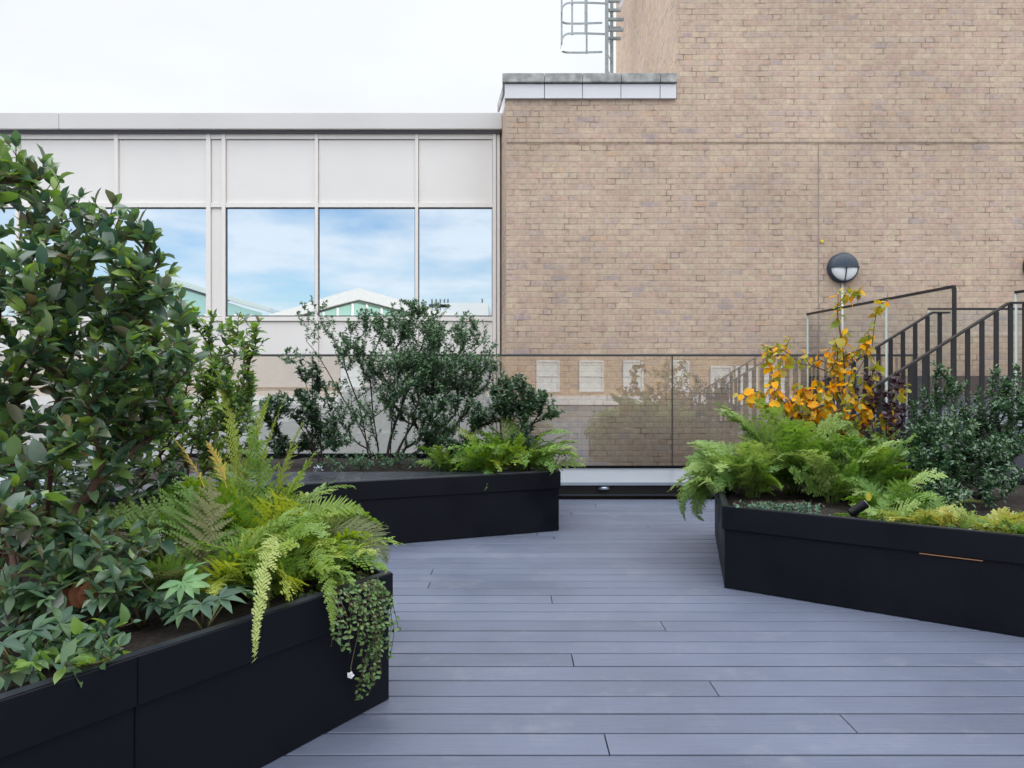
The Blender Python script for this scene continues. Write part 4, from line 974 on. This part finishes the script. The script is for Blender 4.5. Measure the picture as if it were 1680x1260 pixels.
for k in range(5):
    a = 2 * math.pi * k / 5; c = Vector((math.cos(a), 0, math.sin(a))); e = Vector((-math.sin(a), 0, math.cos(a)))
    b.add([fl, fl + c * .008 + e * .006, fl + c * .014 + Vector((0, .003, 0)), fl + c * .008 - e * .006], [(0, 1, 2, 3)])
fo = empty('white_flower', fl, 'tiny white flower hanging on a thin stalk from the creeper', 'flower'); b.build('petals', M['flower'], fo)
b = MB(); b.tube([fl, fl + Vector((.0, .01, .03)), P(583, 1060, 2.52), P(592, 1020, 2.56)], .0012, 4); b.build('stalk', M['rachis'], fo)

# --- far planter
def bpt(px, Y, dz=0): return Vector(((px - CX) / F * Y, Y, SZ + dz))
bx = lambda px, Y=6.75: bpt(px, Y)
shrub('multi_stem_tree', 'small multi stemmed tree with fine dark grey green leaves in the far planter', 'tree', tuple(bx(640)), 6,
      [(610, 670, 6.75, 60, 60, .3, 36), (700, 700, 6.7, 60, 36, .3, 30), (590, 590, 6.75, 44, 50, .25, 28), (690, 520, 6.75, 70, 26, .25, 30), (670, 570, 6.75, 80, 60, .35, 39), (735, 610, 6.75, 80, 66, .35, 39), (660, 630, 6.75, 80, 60, .35, 39), (780, 590, 6.75, 40, 50, .25, 30), (620, 580, 6.75, 40, 50, .2, 24), (745, 650, 6.6, 60, 50, .3, 39), (655, 575, 6.75, 88, 70, .4, 39), (745, 590, 6.75, 78, 70, .4, 39), (700, 640, 6.75, 80, 74, .35, 39), (690, 600, 6.75, 60, 50, .3, 39), (760, 570, 6.75, 60, 50, .3, 39), (640, 560, 6.75, 50, 50, .3, 39), (720, 560, 6.75, 60, 40, .3, 39), (600, 640, 6.75, 50, 60, .3, 30), (655, 575, 6.75, 78, 64, .4, 551), (745, 585, 6.75, 70, 62, .4, 513), (700, 640, 6.75, 75, 65, .35, 399), (700, 530, 6.75, 70, 26, .3, 114), (620, 660, 6.75, 50, 70, .3, 180), (735, 680, 6.75, 55, 50, .3, 171), (800, 585, 6.75, 28, 50, .25, 68),
       (518, 520, 6.75, 30, 34, .15, 30), (488, 585, 6.75, 36, 14, .12, 22), (560, 600, 6.75, 34, 60, .2, 64), (590, 560, 6.75, 38, 50, .2, 76), (655, 510, 6.75, 40, 26, .2, 57), (540, 540, 6.7, 26, 20, .1, 17)],
      .034, .019, M['olive_leaf'], M['bark_dark'], 51, per=12, run=.11, clump=(26, 17), upb=.1, ang=68, kind='small', tipn=6, surf=.5, r0=.001, rmax=.014, rnd_n=.6,
      base_pts=[bx(640), bx(606), bx(622), bx(648), bx(634), bx(645), bx(612), bx(652)],
      ends=[P(660, 540, 6.8), P(565, 590, 6.7), P(600, 600, 6.8), P(750, 600, 6.7), P(700, 560, 6.6), P(790, 560, 6.8), P(500, 560, 6.75), P(728, 670, 6.7)])
shrub('dark_shrub', 'dark bushy shrub left of the multi stemmed tree in the far planter', 'shrub', tuple(bx(512, 6.6)), 4,
      [(490, 690, 6.5, 46, 50, .3, 144), (505, 640, 6.5, 34, 30, .2, 48), (530, 700, 6.5, 32, 50, .25, 88), (455, 665, 6.5, 24, 22, .15, 22)], .06, .026, M['dark_leaf'], M['bark_dark'], 52, per=11, run=.12, clump=(16, 16), upb=.3, kind='fine', tipn=5)
shrub('dark_shrub', 'low dark shrub under the right side of the multi stemmed tree', 'shrub', tuple(bx(750, 6.3)), 4,
      [(755, 690, 6.3, 60, 48, .3, 195), (720, 740, 6.2, 40, 30, .25, 90), (790, 660, 6.3, 34, 40, .2, 60)], .05, .021, M['dark_leaf'], M['bark_dark'], 53, clump=(18, 17), per=12, run=.12, upb=.3, tipn=4)
shrub('evergreen_shrub', 'upright evergreen shrub with shiny leaves at the right end of the far planter', 'shrub', tuple(bx(850, 6.4)), 4,
      [(850, 650, 6.3, 36, 36, .25, 96), (870, 690, 6.3, 42, 40, .25, 128), (835, 625, 6.3, 20, 18, .1, 22), (895, 665, 6.3, 18, 22, .15, 25), (830, 690, 6.3, 40, 50, .2, 96)], .05, .02, [(M['dark_leaf'], .6), (M['olive_leaf'], .4)], M['bark_dark'], 54, per=11, run=.12, clump=(16, 16), upb=.3, tipn=5)
fg = ['fern_green', 'fern_green', 'fern_gold']
fern('bushy fern at the right end of the far planter', bpt(850, 6.15), [dict(n=30, L=(.4, .68), elev=(45, 86), droop=(50, 105), w=.16, mats=fg, npin=16), dict(n=4, az=(-30, 30), L=(.55, .68), elev=(40, 50), droop=(55, 80), w=.15, mats=['fern_cool'], npin=18)], 61, fine=.8)
fern('fern spreading over the front rim of the far planter', bpt(800, 6.0), [dict(n=24, L=(.34, .58), elev=(45, 84), droop=(50, 110), w=.17, mats=fg, npin=15), dict(n=2, az=(265, 285), L=(.42, .46), elev=(30, 40), droop=(110, 130), w=.15, mats=['fern_green'], npin=16)], 62, fine=.8)
fern('small fern left of the bushy ones on the far planter', bpt(742, 6.15), [dict(n=17, L=(.24, .42), elev=(35, 75), droop=(40, 90), w=.18, mats=fg, npin=16)], 63, fine=.8)
fern('tiny fern at the far planter corner', bpt(895, 6.1), [dict(n=9, L=(.25, .38), elev=(35, 65), droop=(50, 100), w=.18, mats=['fern_green', 'fern_cool'], npin=16)], 64, fine=.8)
for k, (px, Y, lb) in enumerate(((560, 6.25, 'low ground cover left of the tree stems behind the lid'), (610, 6.2, 'low ground cover at the foot of the tree stems'), (650, 6.3, 'low leafy tuft right of the tree stems'))):
    c = bpt(px, Y); shrub('ground_cover_plant', lb, 'plant', tuple(c), 5, [(px, 762, Y, 40, 22, .2, 56)], .035, .018, [(M['cover'], .7), (M['creeper'], .3)], M['bark_dark'], 70 + k, spread=.12, per=6, run=.08, upb=.4, kind='small', tipn=3)
shrub('pale_plant', 'tiny pale silvery plant beside the lid of the far planter', 'plant', tuple(bpt(518, 6.0)), 3, [(520, 775, 6.0, 16, 8, .08, 14)], .04, .014, plain('silvery_leaf', (.4, .5, .55), .5), M['bark_dark'], 75, spread=.05, per=5, run=.06, kind='small')

# --- right planter
fc = ['fern_cool', 'fern_cool', 'fern_green']
fern('full cool green fern at the left corner of the right planter', bpt(1235, 4.85), [dict(n=30, L=(.38, .64), elev=(45, 86), droop=(50, 110), w=.19, mats=fc, npin=14)], 81)
fern('tall dense fern in front of the orange leaved shrub', bpt(1300, 5.0), [dict(n=32, L=(.5, .82), elev=(60, 88), droop=(30, 90), w=.18, mats=fc, npin=16)], 82)
fern('fern between the tall dense fern and the spotlight', bpt(1365, 4.65), [dict(n=28, L=(.34, .6), elev=(45, 86), droop=(50, 110), w=.17, mats=fc, npin=14)], 83)
fern('fern right of the spotlight with light green fronds', bpt(1455, 4.3), [dict(n=22, L=(.25, .44), elev=(30, 75), droop=(40, 100), w=.2, mats=['fern_green', 'fern_cool'], npin=18)], 84)
fern('fern behind the others at the middle of the right planter', bpt(1340, 5.3), [dict(n=24, L=(.5, .75), elev=(60, 88), droop=(30, 90), w=.18, mats=fc, npin=14)], 85)
fern('upright light fern behind the spotlight and beside the purple plant', bpt(1425, 4.75), [dict(n=22, L=(.4, .62), elev=(50, 86), droop=(40, 100), w=.18, mats=fc, npin=14)], 88)
fern('dark fern under the evergreen at the right planter', bpt(1540, 4.2), [dict(n=9, L=(.2, .3), elev=(20, 60), droop=(30, 80), w=.22, mats=['fern_dull', 'fern_cool'], npin=16)], 86)
fern('fern with fronds leaning left beyond the planter corner', bpt(1205, 5.1), [dict(n=22, az=(90, 270), L=(.34, .54), elev=(35, 70), droop=(50, 100), w=.19, mats=['fern_cool'], npin=18)], 87)
fh = empty('fern', P(1190, 800, 4.95), 'grey green fern hanging over the left side of the right planter', 'fern')
for k in range(16):
    q = random.Random(400 + k); hang(P(1195 + q.uniform(-12, 16), 805 + q.uniform(-8, 8), 4.9 + q.uniform(-.2, .35)), P(1134 + q.uniform(-26, 26), 822 + q.uniform(-34, 30), 4.9 + q.uniform(-.2, .3)), M['fern_cool'], .06 + q.uniform(0, .03), 40, 16, par=fh)
for k, (px, py, Y, lb, mt) in enumerate(((1500, 850, 3.95, 'yellow green low fern left of the pale stone at the front rim', 'fern_yellow'), (1560, 858, 3.85, 'pale yellow low fern in the middle of the front rim', 'fern_yellow'), (1620, 862, 3.72, 'bright yellow low fern near the right edge', 'fern_yellow'), (1668, 868, 3.62, 'golden low fern cut by the right edge', 'fern_yellow'), (1700, 855, 3.6, 'golden fern beyond the right edge', 'fern_gold'), (1450, 846, 4.05, 'short fern just right of the black spotlight', 'fern_cool'), (1530, 846, 4.05, 'green tinged low fern behind the front rim', 'fern_green'))):
    fern(lb, bpt(px, Y), [dict(n=11, L=(.13, .24), elev=(15, 60), droop=(30, 80), w=.26, mats=[mt, mt, 'fern_green'], npin=13)], 90 + k, fine=.7)
shrub('evergreen_shrub', 'bushy dark green shrub with small glossy leaves before the stair railing', 'shrub', tuple(bpt(1590, 4.75)), 6,
      [(1590, 745, 4.75, 95, 62, .4, 408), (1550, 680, 4.8, 30, 60, .2, 78), (1530, 720, 4.8, 50, 50, .25, 119), (1640, 690, 4.75, 30, 40, .2, 57), (1665, 740, 4.7, 60, 80, .3, 170), (1520, 690, 4.8, 20, 50, .1, 24), (1535, 600, 4.78, 6, 6, .03, 3), (1548, 608, 4.78, 6, 6, .03, 3), (1500, 660, 4.78, 6, 6, .03, 3), (1515, 640, 4.78, 6, 6, .03, 3), (1575, 640, 4.78, 6, 6, .03, 3), (1600, 655, 4.78, 6, 6, .03, 3), (1628, 612, 4.78, 6, 6, .03, 3), (1640, 605, 4.78, 6, 6, .03, 3), (1655, 625, 4.78, 6, 6, .03, 3), (1672, 600, 4.78, 6, 6, .03, 3), (1490, 700, 4.78, 6, 6, .03, 3), (1560, 620, 4.78, 6, 6, .03, 3), (1580, 700, 4.8, 70, 50, .25, 39), (1650, 660, 4.75, 30, 50, .15, 30), (1560, 650, 4.8, 30, 34, .1, 20), (1605, 670, 4.8, 12, 40, .1, 9), (1545, 630, 4.8, 14, 34, .1, 17), (1636, 650, 4.8, 10, 26, .08, 10), (1680, 670, 4.7, 16, 40, .1, 20), (1580, 790, 4.6, 80, 34, .3, 153), (1640, 810, 4.3, 90, 24, .25, 60), (1540, 815, 4.3, 50, 18, .2, 30)],
      .038, .017, M['box_leaf'], M['bark_dark'], 55, spread=.25, per=13, run=.12, clump=(24, 22), upb=.3, kind='small', tipn=6, ang=60, r0=.001)
shrub('purple_plant', 'dark purple leaved plant between the ferns and the dark green shrub', 'plant', tuple(bpt(1450, 4.9)), 5,
      [(1450, 765, 4.9, 44, 34, .2, 50), (1445, 690, 4.9, 26, 50, .15, 20), (1470, 660, 4.9, 18, 50, .1, 24), (1425, 640, 5.0, 18, 34, .1, 16)], .045, .03, M['purple_leaf'], M['purple_leaf'], 56, spread=.1, per=6, run=.14, kind='small', upb=.3)
og = M['orange_leaf']; oy = M['olive_yellow']
OB = bpt(1375, 5.15)
shrub('autumn_shrub', 'shrub with orange autumn leaves rising above the right ferns', 'shrub', tuple(OB), 4,
      [(1272, 600, 5.1, 22, 44, .12, 13), (1290, 655, 5.1, 46, 30, .15, 21), (1385, 590, 5.15, 28, 48, .12, 24), (1395, 660, 5.1, 44, 40, .2, 29), (1330, 660, 5.1, 36, 30, .15, 17), (1345, 600, 5.2, 26, 30, .1, 7), (1425, 560, 5.2, 12, 22, .05, 5), (1450, 690, 5.1, 30, 30, .1, 5), (1230, 650, 5.1, 30, 14, .1, 5), (1385, 690, 5.1, 70, 22, .15, 14)],
      .072, .052, [(og, .62), (oy, .38)], M['bark'], 57, spread=.05, per=3.4, run=.12, upb=-.2, kind='round', tipn=1, ang=75, droop=.7, r0=.0022, rnd_n=.7, up=-.15)
shrub('autumn_shrub', 'thin yellow green leaved sprigs reaching up beside the wall lamp conduit', 'shrub', tuple(OB + Vector((.03, .1, 0))), 2,
      [(1385, 500, 5.2, 12, 40, .05, 6), (1445, 505, 5.2, 18, 18, .05, 4), (1262, 560, 5.2, 14, 20, .05, 3), (1420, 600, 5.2, 20, 50, .1, 5), (1395, 480, 5.2, 20, 12, .05, 3), (1480, 640, 5.2, 20, 40, .1, 4), (1300, 580, 5.2, 30, 30, .1, 4)],
      .07, .045, [(oy, .9), (og, .1)], M['bark'], 58, spread=.03, per=4, run=.1, upb=-.1, kind='round', tipn=1, ang=70, droop=.45, r0=.002, rnd_n=.7, up=-.15)
creeper('blue green small leaved mat at the front rim of the right planter', [tuple(P(px, 826, Y) + Vector((0, 0, .01))) for px, Y in ((1225, 4.25), (1245, 4.3), (1265, 4.2), (1285, 4.25), (1305, 4.15), (1322, 4.1))], 44, (.05, .13), .022, M['cover'], 22, spreadx=.07, name='ground_cover_plant')
# spotlight in the right planter
sc = P(1408, 834, 4.02)
sl = empty('spotlight', sc, 'small black spotlight on a spike tilted up behind the planter rim', 'spotlight')
dd = Vector((.062, -.01, .045)).normalized()
b = MB(); b.tube([sc - dd * .055, sc - dd * .05, sc + dd * .045, sc + dd * .05], [.018, .024, .026, .026], 20); b.build('head', M['black'], sl, smooth=False)
b = MB(); b.tube([sc + dd * .0501, sc + dd * .052], .021, 20); b.build('lens', M['lampwhite'], sl)
b = MB(); b.tube([sc - Vector((.01, 0, .02)), sc - Vector((.012, 0, .09))], .008, 8); b.box(sc.x - .02, sc.y - .012, sc.z - .035, sc.x, sc.y + .012, sc.z - .015); b.build('spike', M['rail_black'], sl)
yl = empty('fallen_leaf', P(1425, 815, 4.05), 'yellow fallen leaf caught above the black spotlight', 'leaf')
place_leaves('blade', [tuple(P(1424, 822, 4.05))], [(.1, -.1, .9)], [(.2, -1, .1)], [.05], [.035], oy, yl, 'round')
pb = MB(); pc_ = P(1592, 872, 3.66); pb.tube([pc_ + Vector((-.012, 0, 0)), pc_ + Vector((-.008, 0, .002)), pc_, pc_ + Vector((.01, 0, 0)), pc_ + Vector((.014, 0, 0))], [.004, .012, .015, .011, .003], 9)
tag(pb.build('pebble', M['white_render'], smooth=True), 'pale pebble on the rim among the yellow ferns', 'pebble')
